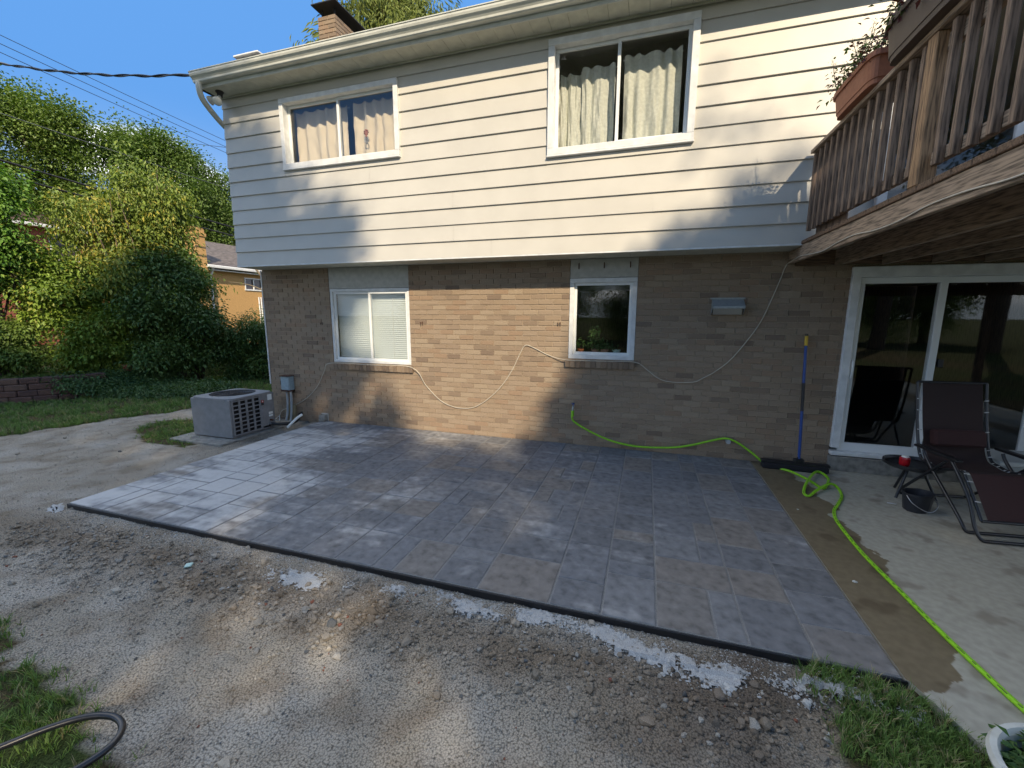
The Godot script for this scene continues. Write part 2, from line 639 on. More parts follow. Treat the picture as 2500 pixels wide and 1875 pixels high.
func white_dust(x: float, z: float) -> float:
	# spilled jointing sand in front of the edging, in separate pools
	if z < 3.19 or z > 3.72:
		return 0.0
	var line := 3.34 + 0.05 * sin(x * 2.1) + 0.03 * sin(x * 5.3)
	var across := exp(-pow((z - line) / 0.085, 2.0))
	var along := smoothstep(-2.75, -2.3, x) * (0.42 + 0.75 * edge_noise.get_noise_1d(x * 0.85 + 3.0)) * (1.0 - 0.25 * smoothstep(-0.4, 0.6, x))
	return clampf(across * along * 1.5 + edge_noise.get_noise_2d(x * 3.0, z * 3.0) * 0.45 - 0.22, 0.0, 1.0)


func make_ground() -> void:
	var xs := [-300.0, -200.0, -120.0, -80.0, -60.0, -45.0, -35.0, -28.0, -23.0, -19.0, -17.0, -15.5]
	var v := -14.5
	while v < -9.6:
		xs.append(v)
		v += 0.25
	v = -9.5
	while v < 1.75:
		xs.append(v)
		v += 0.045
	xs.append_array([2.2, 3.0, 5.0, 8.0, 8.5, 12.0, 20.0, 40.0, 80.0, 160.0, 300.0])
	var zs := [-300.0, -200.0, -120.0, -80.0, -60.0, -40.0, -30.0, -24.0, -20.0, -16.0, -13.0, -10.0, -9.0, -8.0, -7.0, -6.0, -5.0, -4.0, -3.3, -2.7, -2.1, -1.6, -1.2, -0.9, -0.6, -0.4, -0.2]
	v = -0.1
	while v < 5.5:
		zs.append(v)
		v += 0.045
	zs.append_array([5.8, 6.3, 7.0, 8.0, 9.0, 9.5, 12.0, 16.0, 22.0, 30.0, 45.0, 70.0, 120.0, 300.0])
	var st := st_new()
	for z in zs:
		for x in xs:
			var c := Color(0.06, 0.085, 0.028)
			if not is_grass(x, z):
				c = dirt_color(x, z)
			elif absf(x) < 20.0:
				c = c.lerp(Color(0.11, 0.085, 0.05), smoothstep(0.45, 0.7, patch_noise.get_noise_2d(x * 2.0, z * 2.0) * 0.5 + 0.5))
			st.set_color(c)
			st.add_vertex(Vector3(x, ground_y(x, z), z))
	var w := xs.size()
	for i in zs.size() - 1:
		for j in w - 1:
			var a := i * w + j
			for k in [a, a + 1, a + w, a + 1, a + w + 1, a + w]:
				st.add_index(k)
	st.generate_normals()
	var m := mat("soil", 1, 1, 1, 0.97, {"vc": 1, "tex": T.soil, "scale": 2.1, "height": T.grit, "depth": 0.3, "spec": 0.15})
	structure("ground", st.commit(), m)


# ---------------------------------------------------------------- patio of three sizes of pavers

func haze_image() -> ImageTexture:
	# dried jointing sand left on the pavers: a whitish film with its own ragged outline, thickest at the far left
	var w := 1024
	var h := 512
	var im := Image.create(w, h, false, Image.FORMAT_RGBA8)
	var big := noise(41, 0.75, 5)
	var fine := noise(42, 7.0, 4)
	var smear := noise(43, 1.0, 4)
	for j in h:
		var z := (j + 0.5) / h * 3.4
		for i in w:
			var x := -5.1 + (i + 0.5) / w * 6.6
			var b := big.get_noise_2d(x, z)
			var s := smear.get_noise_2d(x * 0.8, z * 4.5)
			var f := fine.get_noise_2d(x, z)
			var much := 0.72 * (1.0 - smoothstep(-4.6, -2.2, x - 0.35 * (z - 1.6))) + 0.10
			for p in SPOTS:
				much += p[3] * exp(-(pow((x - p[0]) / p[2], 2.0) + pow((z - p[1]) / (p[2] * 0.55), 2.0)))
			var v := much - 0.36 + b * 0.65 + s * 0.45 + f * 0.30
			var a := smoothstep(-0.06, 0.80, v) * 0.56
			im.set_pixel(i, j, Color(0.86, 0.855, 0.845, a))
	return ImageTexture.create_from_image(im)


const SPOTS := [[-3.9, 2.4, 0.7, 0.45], [-4.3, 1.2, 0.7, 0.4], [-2.2, 1.9, 0.5, 0.35], [-1.25, 2.2, 0.28, 0.55], [-0.75, 2.35, 0.25, 0.3], [-2.6, 0.5, 0.6, 0.2], [-1.5, 0.55, 0.5, 0.2], [-1.9, 2.9, 0.4, 0.15], [0.35, 0.75, 0.16, 0.3], [0.65, 2.3, 0.2, 0.2]]


func make_patio() -> void:
	var patio := Node3D.new()
	patio.name = "patio"
	patio.set_meta("kind", "structure")
	add_child(patio)
	var haze := haze_image()
	var tones := [[0.222, 0.224, 0.232], [0.240, 0.241, 0.246], [0.205, 0.207, 0.215], [0.242, 0.226, 0.210], [0.255, 0.232, 0.210], [0.215, 0.219, 0.230], [0.188, 0.190, 0.197], [0.232, 0.220, 0.210]]
	var mats := []
	for i in tones.size():
		var m := mat("paver_%d" % i, tones[i][0], tones[i][1], tones[i][2], 0.82, {"tex": T.paver, "scale": 1.25, "height": T.slate, "depth": 0.55, "spec": 0.35})
		m.uv1_offset = Vector3(0.31 * i, 0, 0.17 * i)
		m.detail_enabled = true
		m.detail_uv_layer = BaseMaterial3D.DETAIL_UV_2
		m.detail_albedo = haze
		m.uv2_triplanar = true
		m.uv2_world_triplanar = true
		m.uv2_scale = Vector3(1.0 / 6.6, 1.0, 1.0 / 3.4)
		m.uv2_offset = Vector3(5.1 / 6.6, 0, 0)
		mats.append(m)
	var bed := st_new()
	box(bed, Vector3(-1.835, -0.0395, 1.6), Vector3(6.17, 0.07, 3.19), 0.0)
	part(patio, "joint_sand", bed.commit(), M.sand_joint)
	# columns of pavers running out from the wall
	var u := 0.1535
	var x := -4.925
	var widths := [2, 3, 2, 2, 3, 2, 3, 2, 2, 3, 2, 3, 2, 2, 3, 2, 2]
	var k := 0
	var r := RandomNumberGenerator.new()
	r.seed = 99
	var last := -1
	for wc in widths:
		var x1 := minf(x + wc * u, 1.252)
		if wc == widths[-1] and k > 120 and x1 > 1.1:
			x1 = 1.252
		var z := 0.004
		while z < 3.19:
			var depth: int = [2, 3, 2, 2, 3][r.randi() % 5] if wc == 2 else 2
			var z1 := z + depth * u
			if 3.196 - z1 < 0.15:
				z1 = 3.196
			var pieces := [[x, x1, z, z1]]
			if wc == 3 and x1 - x > 0.4 and r.randf() < 0.55:
				var cut := x + (1 if r.randf() < 0.5 else 2) * u
				pieces = [[x, cut, z, z1], [cut, x1, z, z1]]
			elif wc == 2 and depth == 3 and r.randf() < 0.3:
				pieces = [[x, x1, z, z + u], [x, x1, z + u, z1]]
			for p in pieces:
				var size := Vector3(snappedf(p[1] - p[0], 0.0005) - 0.0095, 0.058, snappedf(p[3] - p[2], 0.0005) - 0.0095)
				var lift := r.randf_range(-0.0018, 0.0018)
				var t := r.randi() % mats.size()
				if t == last or (t in [3, 4, 7] and r.randf() < 0.4):
					t = [0, 1, 2, 5][r.randi() % 4]
				last = t
				var tilt := Basis.from_euler(Vector3(r.randf_range(-0.003, 0.003), 0, r.randf_range(-0.003, 0.003)))
				part(patio, "paver", bb(size, 0.0045), mats[t], Vector3((p[0] + p[1]) * 0.5, -0.029 + lift, (p[2] + p[3]) * 0.5), tilt)
				k += 1
			z = z1
		x = x1
	print("pavers ", k, " to x ", x)
	# black plastic edging along the front and the left
	var st := st_new()
	box(st, Vector3(-1.83, -0.050, 3.204), Vector3(6.20, 0.085, 0.010), 0.002)
	part(patio, "edging", st.commit(), M.black_plastic)
	st = st_new()
	box(st, Vector3(-4.934, -0.053, 1.6), Vector3(0.010, 0.085, 3.18), 0.002)
	part(patio, "edging", st.commit(), M.black_plastic)


# ---------------------------------------------------------------- concrete slab

const WET := [Vector2(1.2, -0.1), Vector2(1.62, 0.2), Vector2(1.60, 0.5), Vector2(1.70, 0.72), Vector2(1.66, 0.95), Vector2(1.72, 1.15), Vector2(1.60, 1.35), Vector2(1.66, 1.52), Vector2(1.66, 1.8), Vector2(1.70, 2.05), Vector2(1.60, 2.25), Vector2(1.60, 2.5), Vector2(1.63, 2.75), Vector2(1.60, 2.95), Vector2(1.52, 3.08), Vector2(1.42, 3.24), Vector2(1.33, 3.27), Vector2(1.2, 3.3)]


func make_slab() -> void:
	var w := 512
	var h := 640
	var im := Image.create(w, h, false, Image.FORMAT_RGB8)
	var rough := Image.create(w, h, false, Image.FORMAT_RGB8)
	var big := noise(51, 1.1, 5)
	var fine := noise(52, 16.0, 4)
	var edge := noise(53, 6.0, 4)
	var poly := PackedVector2Array(WET)
	for j in h:
		var z := -0.5 + (j + 0.5) / h * 5.0
		for i in w:
			var x := 1.2 + (i + 0.5) / w * 4.0
			var b := big.get_noise_2d(x, z) * 0.5 + 0.5
			var f := fine.get_noise_2d(x, z) * 0.5 + 0.5
			var c := Vector3(0.355, 0.335, 0.27).lerp(Vector3(0.43, 0.41, 0.34), b) * (0.80 + 0.36 * f)
			c = c.lerp(Vector3(0.20, 0.17, 0.13), smoothstep(0.60, 0.78, edge.get_noise_2d(x * 0.45 + 7.0, z * 0.45) * 0.5 + 0.5) * 0.6)
			var wet := 0.0
			if x < 2.0:
				var p := Vector2(x + edge.get_noise_2d(x, z) * 0.05, z + edge.get_noise_2d(z, x + 9.0) * 0.05)
				if Geometry2D.is_point_in_polygon(p, poly):
					wet = 1.0
			if wet > 0.5:
				c = Vector3(c.x * 0.46, c.y * 0.385, c.z * 0.29)
			var s := Color(c.x, c.y, c.z).linear_to_srgb()
			im.set_pixel(i, j, s)
			var ro := 0.92 - wet * 0.12
			rough.set_pixel(i, j, Color(ro, ro, ro))
	var m := mat("slab", 1, 1, 1, 1.0, {"tex": ImageTexture.create_from_image(im), "scale": Vector3(1.0 / 4.0, 1.0, 1.0 / 5.0), "spec": 0.35})
	m.uv1_offset = Vector3(-1.2 / 4.0, 0, 0.5 / 5.0)
	m.roughness_texture = ImageTexture.create_from_image(rough)
	m.roughness_texture_channel = BaseMaterial3D.TEXTURE_CHANNEL_RED
	var st := st_new()
	# outline: along the patio, then slanting out along the grass
	var pts := [Vector2(1.262, 0.0), Vector2(6.5, 0.0), Vector2(6.5, 8.0), Vector2(2.9, 8.0), Vector2(1.62, 4.3), Vector2(1.36, 3.45), Vector2(1.275, 3.21), Vector2(1.262, 3.2)]
	var top := pts.map(func(p): return Vector3(p.x, -0.003, p.y))
	face(st, [top[0], top[1], top[2], top[3], top[4], top[5], top[6], top[7]], Vector3.UP)
	for i in pts.size():
		var a: Vector3 = top[i]
		var b: Vector3 = top[(i + 1) % pts.size()]
		face(st, [a, b, b + Vector3.DOWN * 0.12, a + Vector3.DOWN * 0.12], Vector3(a.z - b.z, 0, b.x - a.x) * -1.0)
	structure("concrete_slab", st.commit(), m)


# ---------------------------------------------------------------- the house

const LOW_HOLES := [[-4.64, -3.257, 0.955, 2.5], [-0.95, -0.123, 1.135, 2.5], [2.03, 3.80, -0.1, 2.205]]
const UP_HOLES := [[-4.89, -3.06, 3.67, 4.55], [-1.17, 0.36, 3.47, 4.64], [1.98, 3.95, 2.4, 4.45]]


func make_window(parent: Node3D, x0: float, x1: float, y0: float, y1: float, z: float, fw: float, deep: float, split: float, drop := false) -> Node3D:
	# a sliding window: outer frame proud of z, two sashes (or one), panes set back
	var w := sub(parent, "window")
	var st := st_new()
	var zc := z - deep * 0.5
	box(st, Vector3((x0 + x1) * 0.5, y1 - fw * 0.5, zc), Vector3(x1 - x0, fw, deep), 0.004)
	box(st, Vector3((x0 + x1) * 0.5, y0 + fw * 0.5, zc), Vector3(x1 - x0, fw, deep), 0.004)
	box(st, Vector3(x0 + fw * 0.5, (y0 + y1) * 0.5, zc), Vector3(fw, y1 - y0 - fw * 2.0, deep - 0.004), 0.004)
	box(st, Vector3(x1 - fw * 0.5, (y0 + y1) * 0.5, zc), Vector3(fw, y1 - y0 - fw * 2.0, deep - 0.004), 0.004)
	part(w, "frame", st.commit(), M.white_trim)
	var a := x0 + fw
	var b := x1 - fw
	var lo := y0 + fw
	var hi := y1 - fw
	var mid := a + (b - a) * split
	var s := 0.034
	var lights := [[a, b, 0.0]] if split <= 0.0 else [[a, mid + s * 0.5, 0.030], [mid - s * 0.5, b, 0.0]]
	for l in lights:
		var zz: float = z - deep + 0.030 - l[2] * 0.5 + 0.010
		var sash := st_new()
		var xm: float = (l[0] + l[1]) * 0.5
		var ww: float = l[1] - l[0]
		box(sash, Vector3(xm, hi - s * 0.5, zz), Vector3(ww, s, 0.026), 0.003)
		box(sash, Vector3(xm, lo + s * 0.5, zz), Vector3(ww, s, 0.026), 0.003)
		box(sash, Vector3(l[0] + s * 0.5, (lo + hi) * 0.5, zz), Vector3(s, hi - lo - 2.0 * s, 0.025), 0.003)
		box(sash, Vector3(l[1] - s * 0.5, (lo + hi) * 0.5, zz), Vector3(s, hi - lo - 2.0 * s, 0.025), 0.003)
		part(w, "sash", sash.commit(), M.vinyl)
		var pane := st_new()
		box(pane, Vector3(xm, (lo + hi) * 0.5, zz), Vector3(ww - 2.0 * s + 0.006, hi - lo - 2.0 * s + 0.006, 0.004))
		part(w, "pane", pane.commit(), M.glass)
	if drop:
		var sl := st_new()
		box(sl, Vector3((x0 + x1) * 0.5, y0 - 0.012, z - 0.022), Vector3(x1 - x0 + 0.010, 0.022, 0.060), 0.005)
		part(w, "sill", sl.commit(), M.white_trim)
	return w


func make_house() -> void:
	var house := thing("brick_house", "two-storey house with cream siding over a tan brick ground floor", "house")
	# ---- ground-floor wall: mortar backing with openings, bricks standing proud of it
	var wall := sub(house, "brick_wall")
	var st := st_new()
	wall_boxes(st, -5.915, 6.4, -0.3, 2.395, -0.24, -0.008, LOW_HOLES)
	part(wall, "mortar_bed", st.commit(), M.mortar)
	var list := []
	var r := RandomNumberGenerator.new()
	r.seed = 5
	var ch := 0.0678
	for k in range(-1, 36):
		var y0 := k * ch + 0.002
		var y1 := minf(y0 + 0.0575, 2.384)
		if y1 - y0 < 0.02:
			continue
		var x := -5.92 - (0.1015 if posmod(k, 2) == 1 else 0.0)
		while x < 6.3:
			var xa := maxf(x, -5.92)
			var xb := x + 0.1925
			for s in spans(xa, xb, y0, y1, LOW_HOLES):
				if s[1] - s[0] > 0.025:
					list.append([s[0], s[1], y0, y1])
			x += 0.2030
	var eye := Vector3(0, 1.7, 5.436)
	for b in list:
		var c := Vector3((b[0] + b[1]) * 0.5, (b[2] + b[3]) * 0.5, 0)
		var d := c - eye
		b.append((b[1] - b[0]) * absf(d.z) / pow(d.length(), 3.0) if c.x < 2.0 and c.y > 0.0 else 0.0)
		# darker and redder bricks gather in some courses
		var band := 0.5 + 0.5 * sin(c.y * 9.0 + 0.8 * sin(c.x * 1.3))
		var t: int = [0, 1, 1, 0, 2, 4, 5][r.randi() % 7]
		if r.randf() < 0.05 + 0.10 * band:
			t = [3, 3, 6][r.randi() % 3]
		b.append(t)
	list.sort_custom(func(p, q): return p[4] > q[4])
	var rest := {}
	for i in list.size():
		var b: Array = list[i]
		var size := Vector3(snappedf(b[1] - b[0], 0.002), snappedf(b[3] - b[2], 0.0005), 0.030)
		var at := Vector3((b[0] + b[1]) * 0.5, (b[2] + b[3]) * 0.5, -0.015 + r.randf_range(-0.0022, 0.0012))
		var tip := Basis.from_euler(Vector3(r.randf_range(-0.01, 0.01), r.randf_range(-0.006, 0.006), r.randf_range(-0.004, 0.004)))
		if i < 300:
			part(wall, "brick", bb(size, 0.0025), M["brick_%d" % b[5]], at, tip)
		else:
			if not rest.has(b[5]):
				rest[b[5]] = st_new()
			box(rest[b[5]], at, size, 0.0, tip)
	var am := ArrayMesh.new()
	for t in rest:
		rest[t].set_material(M["brick_%d" % t])
		rest[t].commit(am)
	var o := part(wall, "bricks", am, null)
	o.set_meta("kind", "stuff")
	print("bricks ", list.size())
	# rowlock sills
	for w in [[-4.66, -3.22, 0.955], [-0.985, -0.115, 1.135]]:
		var sill := sub(house, "brick_sill")
		var n := int(round((w[1] - w[0]) / 0.0665))
		for i in n:
			var t: int = [0, 2, 3, 3, 6, 1][r.randi() % 6]
			part(sill, "brick", bb(Vector3(0.058, 0.088, 0.13), 0.003), M["brick_%d" % t], Vector3(w[0] + (i + 0.5) * (w[1] - w[0]) / n, w[2] - 0.052 + r.randf_range(-0.003, 0.003), -0.027), Basis.from_euler(Vector3(0.14, 0, r.randf_range(-0.015, 0.015))))
		var bed := st_new()
		box(bed, Vector3((w[0] + w[1]) * 0.5, w[2] - 0.052, -0.032), Vector3(w[1] - w[0] - 0.01, 0.075, 0.12), 0.0, Basis.from_euler(Vector3(0.14, 0, 0)))
		part(sill, "mortar_bed", bed.commit(), M.mortar)
	# panels over the lower windows
	for w in [[-4.64, -3.257, 2.078], [-0.95, -0.123, 2.155]]:
		st = st_new()
		box(st, Vector3((w[0] + w[1]) * 0.5, (w[2] + 2.384) * 0.5, -0.035), Vector3(w[1] - w[0] - 0.004, 2.384 - w[2], 0.05), 0.003)
		part(house, "window_panel", st.commit(), M.panel)
	make_window(house, -4.636, -3.261, 0.962, 2.074, -0.012, 0.042, 0.07, 0.5)
	make_window(house, -0.946, -0.127, 1.142, 2.151, 0.004, 0.055, 0.08, 0.0)
	# old shutter hooks left in the brickwork
	for p in [[-4.82, 1.56], [-3.08, 1.585], [-1.09, 1.60], [-4.80, 1.33]]:
		st = st_new()
		tube(st, [Vector3(p[0], p[1], -0.01), Vector3(p[0], p[1], 0.02), Vector3(p[0] + 0.012, p[1] - 0.03, 0.02)], 0.005, 6)
		tube(st, [Vector3(p[0] + 0.03, p[1] + 0.004, -0.01), Vector3(p[0] + 0.03, p[1] + 0.004, 0.02), Vector3(p[0] + 0.04, p[1] - 0.028, 0.02)], 0.005, 6)
		part(house, "shutter_hook", st.commit(), M.rust)
	for p in [[-0.84, 2.30], [-0.53, 2.30], [-0.22, 2.30]]:
		part(house, "bracket", bb(Vector3(0.012, 0.07, 0.012), 0.002), M.rust, Vector3(p[0], p[1], 0.0))
	# pale bead down the corner
	st = st_new()
	tube(st, [Vector3(-5.925, 2.38, 0.006), Vector3(-5.925, 0.55, 0.006)], 0.011, 8)
	part(house, "corner_bead", st.commit(), M.white_trim)
	make_patio_door(house)
	# ---- upper storey
	st = st_new()
	wall_boxes(st, -5.915, 6.4, 2.40, 4.72, ZS - 0.16, ZS - 0.014, UP_HOLES)
	part(house, "upper_wall", st.commit(), M.plaster)
	var pitch := 0.1963
	for k in 12:
		var y0 := 2.405 + k * pitch
		var y1 := minf(y0 + pitch + 0.004, 4.712)
		# strips left over and under the windows
		for h in UP_HOLES:
			for e in [[y0, minf(h[2], y1)], [maxf(h[3], y0), y1]]:
				if h[2] < y1 and h[3] > y0 and e[1] - e[0] > 0.012:
					var b := st_new()
					var za := lerpf(ZS + 0.004, ZS - 0.012, (e[0] - y0) / (y1 - y0))
					var zb := lerpf(ZS + 0.004, ZS - 0.012, (e[1] - y0) / (y1 - y0))
					siding_board(b, h[0], h[1], e[0], e[1], zb, za)
					part(house, "siding_board", b.commit(), M.siding)
		for s in spans(-5.922, 6.4, y0, y1, UP_HOLES, 0.01):
			# lengths butt with a lap
			var x: float = s[0]
			while x < s[1] - 0.02:
				var e: float = minf(s[1], x + 2.2 + 2.4 * r.randf())
				if s[1] - e < 0.5:
					e = s[1]
				var b := st_new()
				var lap := 0.0028 * (r.randi() % 2)
				siding_board(b, x, e + (0.004 if e < s[1] else 0.0), y0, y1, ZS - 0.012, ZS + 0.004 + lap)
				part(house, "siding_board", b.commit(), M.siding)
				x = e
	# underside of the overhang, in panels
	var x := -5.92
	while x < 6.3:
		st = st_new()
		box(st, Vector3(x + 0.15, 2.392, ZS * 0.5 - 0.004), Vector3(0.297, 0.010, ZS - 0.002), 0.002)
		part(house, "overhang_panel", st.commit(), M.soffit)
		x += 0.30
	st = st_new()
	box(st, Vector3(0.24, 2.400, ZS - 0.002), Vector3(12.32, 0.022, 0.010), 0.003)
	part(house, "starter_strip", st.commit(), M.white_trim)
	make_upper_windows(house)
	make_eave(house)
	make_chimney(house)
	# ---- shell: closed rooms, light enters only at the windows; ground-floor dimness is also in the colours
	for q in [["inner_wall", M.dim_room_wall, [[-5.86, 1.23, -4.0, 0.10, 2.5, 7.5], [6.35, 1.23, -3.9, 0.10, 2.5, 7.6], [0.24, 1.23, -7.8, 12.3, 2.5, 0.10], [-2.2, 1.24, -4.0, 0.08, 2.3, 7.5], [1.4, 1.24, -4.0, 0.08, 2.3, 7.5]]],
			["inner_floor", M.dim_room_floor, [[0.24, 0.0, -4.0, 12.2, 0.16, 7.4]]],
			["upper_floor", M.plaster, [[0.24, 2.50, -3.85, 12.2, 0.16, 7.7]]],
			["upper_room", M.plaster, [[-5.86, 3.62, -3.75, 0.10, 2.15, 8.0], [6.35, 3.62, -3.75, 0.10, 2.15, 8.0], [0.24, 3.62, -7.8, 12.3, 2.2, 0.10], [0.24, 4.70, -3.85, 12.2, 0.10, 7.7], [-2.2, 3.6, -4.0, 0.08, 2.1, 7.5], [1.2, 3.6, -4.0, 0.08, 2.1, 7.5]]]]:
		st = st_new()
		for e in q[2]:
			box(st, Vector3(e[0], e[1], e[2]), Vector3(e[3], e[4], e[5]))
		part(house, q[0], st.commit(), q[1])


func siding_board(st: SurfaceTool, x0: float, x1: float, y0: float, y1: float, zt: float, zb: float) -> void:
	# a lap board: thick at its lower edge, with a rounded drip
	var prof := [Vector2(zt - 0.012, y0 + 0.004), Vector2(zb - 0.004, y0), Vector2(zb, y0 + 0.004), Vector2(zt, y1)]
	extrude_x(st, prof, x0, x1, false)
	for e in [[x0, -1.0], [x1, 1.0]]:
		face(st, [Vector3(e[0], y0, zt - 0.012), Vector3(e[0], y0, zb), Vector3(e[0], y1, zt), Vector3(e[0], y1, zt - 0.012)], Vector3(e[1], 0, 0))


func make_patio_door(house: Node3D) -> void:
	var d := sub(house, "sliding_door")
	var st := st_new()
	var y0 := 0.17
	var y1 := 2.205
	var x0 := 2.03
	var x1 := 3.80
	box(st, Vector3((x0 + x1) * 0.5, y1 - 0.055, -0.02), Vector3(x1 - x0, 0.11, 0.12), 0.006)
	box(st, Vector3((x0 + x1) * 0.5, y0 + 0.022, -0.015), Vector3(x1 - x0, 0.044, 0.15), 0.006)
	box(st, Vector3(x0 + 0.042, (y0 + y1) * 0.5, -0.02), Vector3(0.084, y1 - y0 - 0.16, 0.118), 0.006)
	box(st, Vector3(x1 - 0.042, (y0 + y1) * 0.5, -0.02), Vector3(0.084, y1 - y0 - 0.16, 0.118), 0.006)
	part(d, "frame", st.commit(), M.white_trim)
	for l in [[x0 + 0.075, 2.86, -0.02], [2.80, x1 - 0.08, -0.055]]:
		st = st_new()
		var s := 0.062
		var lo := y0 + 0.046
		var hi := y1 - 0.112
		var ww: float = l[1] - l[0]
		box(st, Vector3((l[0] + l[1]) * 0.5, hi - s * 0.5, l[2]), Vector3(ww, s, 0.034), 0.003)
		box(st, Vector3((l[0] + l[1]) * 0.5, lo + s * 0.75, l[2]), Vector3(ww, s * 1.5, 0.034), 0.003)
		box(st, Vector3(l[0] + s * 0.5, (lo + hi) * 0.5 + 0.25 * s, l[2]), Vector3(s, hi - lo - 2.5 * s, 0.033), 0.003)
		box(st, Vector3(l[1] - s * 0.5, (lo + hi) * 0.5 + 0.25 * s, l[2]), Vector3(s, hi - lo - 2.5 * s, 0.033), 0.003)
		part(d, "door_leaf", st.commit(), M.vinyl)
		st = st_new()
		box(st, Vector3((l[0] + l[1]) * 0.5, (lo + hi) * 0.5 + 0.015, l[2]), Vector3(ww - 2.0 * s + 0.01, hi - lo - 2.5 * s + 0.01, 0.005))
		part(d, "pane", st.commit(), M.glass)
	st = st_new()
	tube(st, smooth([Vector3(2.135, 1.22, 0.0), Vector3(2.135, 1.215, 0.03), Vector3(2.135, 1.13, 0.04), Vector3(2.135, 1.045, 0.03), Vector3(2.135, 1.04, 0.0)], 4), 0.010, 8)
	part(d, "handle", st.commit(), M.vinyl)
	part(d, "latch", bb(Vector3(0.045, 0.085, 0.03), 0.005), M.black_plastic, Vector3(2.905, 1.22, -0.02))
	# concrete step under it
	st = st_new()
	box(st, Vector3(3.0, 0.078, 0.02), Vector3(1.95, 0.165, 0.10), 0.006)
	part(house, "door_step", st.commit(), M.concrete_pad)


func curtain(called: String, label: String, x0: float, x1: float, y0: float, y1: float, z: float, folds: float, m: Material, group: String, sd: int) -> Node3D:
	var o := thing(called, label, "curtain", Vector3.ZERO, group)
	var st := st_new()
	var rows := []
	var n := noise(sd, 3.0, 2)
	for i in 13:
		var v := i / 12.0
		var row := []
		for j in 61:
			var u := j / 60.0
			var x := lerpf(x0, x1, u)
			var ph := u * folds * TAU + 0.7 * sin(u * 9.0 + sd)
			var amp := 0.020 * (0.75 + 0.35 * v)
			var top := y1 + (0.014 * cos(ph) if i == 0 else 0.0)
			row.append(Vector3(x + 0.006 * sin(ph * 0.5 + v * 2.0), lerpf(top, y0, v), z + amp * sin(ph) + 0.02 * n.get_noise_2d(u * 2.0, v)))
		rows.append(row)
	sheet(st, rows, Vector3.BACK)
	part(o, "drape", st.commit(), m)
	var rod := tube_mesh([Vector3(x0 - 0.02, y1 - 0.02, z - 0.03), Vector3(x1 + 0.02, y1 - 0.02, z - 0.03)], 0.007, 6)
	part(o, "rod", rod, M.pvc)
	return o


func make_upper_windows(house: Node3D) -> void:
	make_window(house, -4.89, -3.06, 3.67, 4.55, ZS + 0.034, 0.062, 0.13, 0.485, true)
	make_window(house, -1.17, 0.36, 3.47, 4.64, ZS + 0.034, 0.07, 0.13, 0.49, true)
	var d := sub(house, "balcony_door")
	var st := st_new()
	box(st, Vector3(2.02, 3.44, ZS), Vector3(0.08, 2.02, 0.09), 0.005)
	box(st, Vector3(3.91, 3.44, ZS), Vector3(0.08, 2.02, 0.09), 0.005)
	box(st, Vector3(2.965, 4.41, ZS), Vector3(1.80, 0.08, 0.088), 0.005)
	box(st, Vector3(2.965, 2.47, ZS), Vector3(1.80, 0.08, 0.088), 0.005)
	box(st, Vector3(2.965, 3.44, ZS - 0.02), Vector3(0.07, 1.86, 0.04), 0.004)
	part(d, "frame", st.commit(), M.white_trim)
	for xx in [2.495, 3.435]:
		st = st_new()
		box(st, Vector3(xx, 3.44, ZS - 0.03), Vector3(0.865, 1.855, 0.005))
		part(d, "pane", st.commit(), M.glass)
	var g := "curtains behind the upstairs windows"
	curtain("curtain", "cream curtain behind the screened half of the wide upper window", -4.82, -3.97, 3.60, 4.455, ZS - 0.20, 5.0, M.curtain_cream, g, 1)
	curtain("curtain", "cream curtain with an ornament hung before it, upper window", -3.87, -3.09, 3.60, 4.455, ZS - 0.20, 5.0, M.curtain_cream, g, 2)
	curtain("curtain", "grey-green curtain at the side nearest the cream-curtained window", -1.10, -0.83, 3.40, 4.38, ZS - 0.22, 2.0, M.curtain_sage, g, 3)
	curtain("curtain", "grey-green curtain panel just beside the dark mullion gap", -0.83, -0.47, 3.40, 4.41, ZS - 0.20, 2.2, M.curtain_sage, g, 4)
	curtain("curtain", "pale green curtain behind the reflecting pane nearest the deck", -0.37, 0.21, 3.40, 4.45, ZS - 0.18, 4.0, M.curtain_sage, g, 5)
	# ornament on a thread in the window
	var orn := thing("window_ornament", "small reddish figure hanging on a thread in upper window", "ornament", Vector3(-3.63, 4.02, ZS - 0.115))
	st = st_new()
	tube(st, [Vector3(0, 0.36, 0), Vector3(0, 0.07, 0)], 0.0012, 5)
	part(orn, "thread", st.commit(), M.pvc)
	st = st_new()
	for a in 7:
		var t := TAU * a / 7.0
		lathe(st, [Vector2(0.001, -0.014), Vector2(0.013, 0.0), Vector2(0.001, 0.014)], 8, Vector3(cos(t) * 0.028, 0.028 + sin(t) * 0.028, 0))
	tube(st, [Vector3(0, 0.06, 0), Vector3(0, -0.03, 0)], 0.012, 8)
	part(orn, "figure", st.commit(), M.terracotta)
	st = st_new()
	var ring := []
	for a in 19:
		var t := TAU * a / 18.0
		ring.append(Vector3(cos(t) * 0.026, -0.058 + sin(t) * 0.034, 0))
	tube(st, ring, 0.006, 6, false)
	part(orn, "loop", st.commit(), M.galvanised)


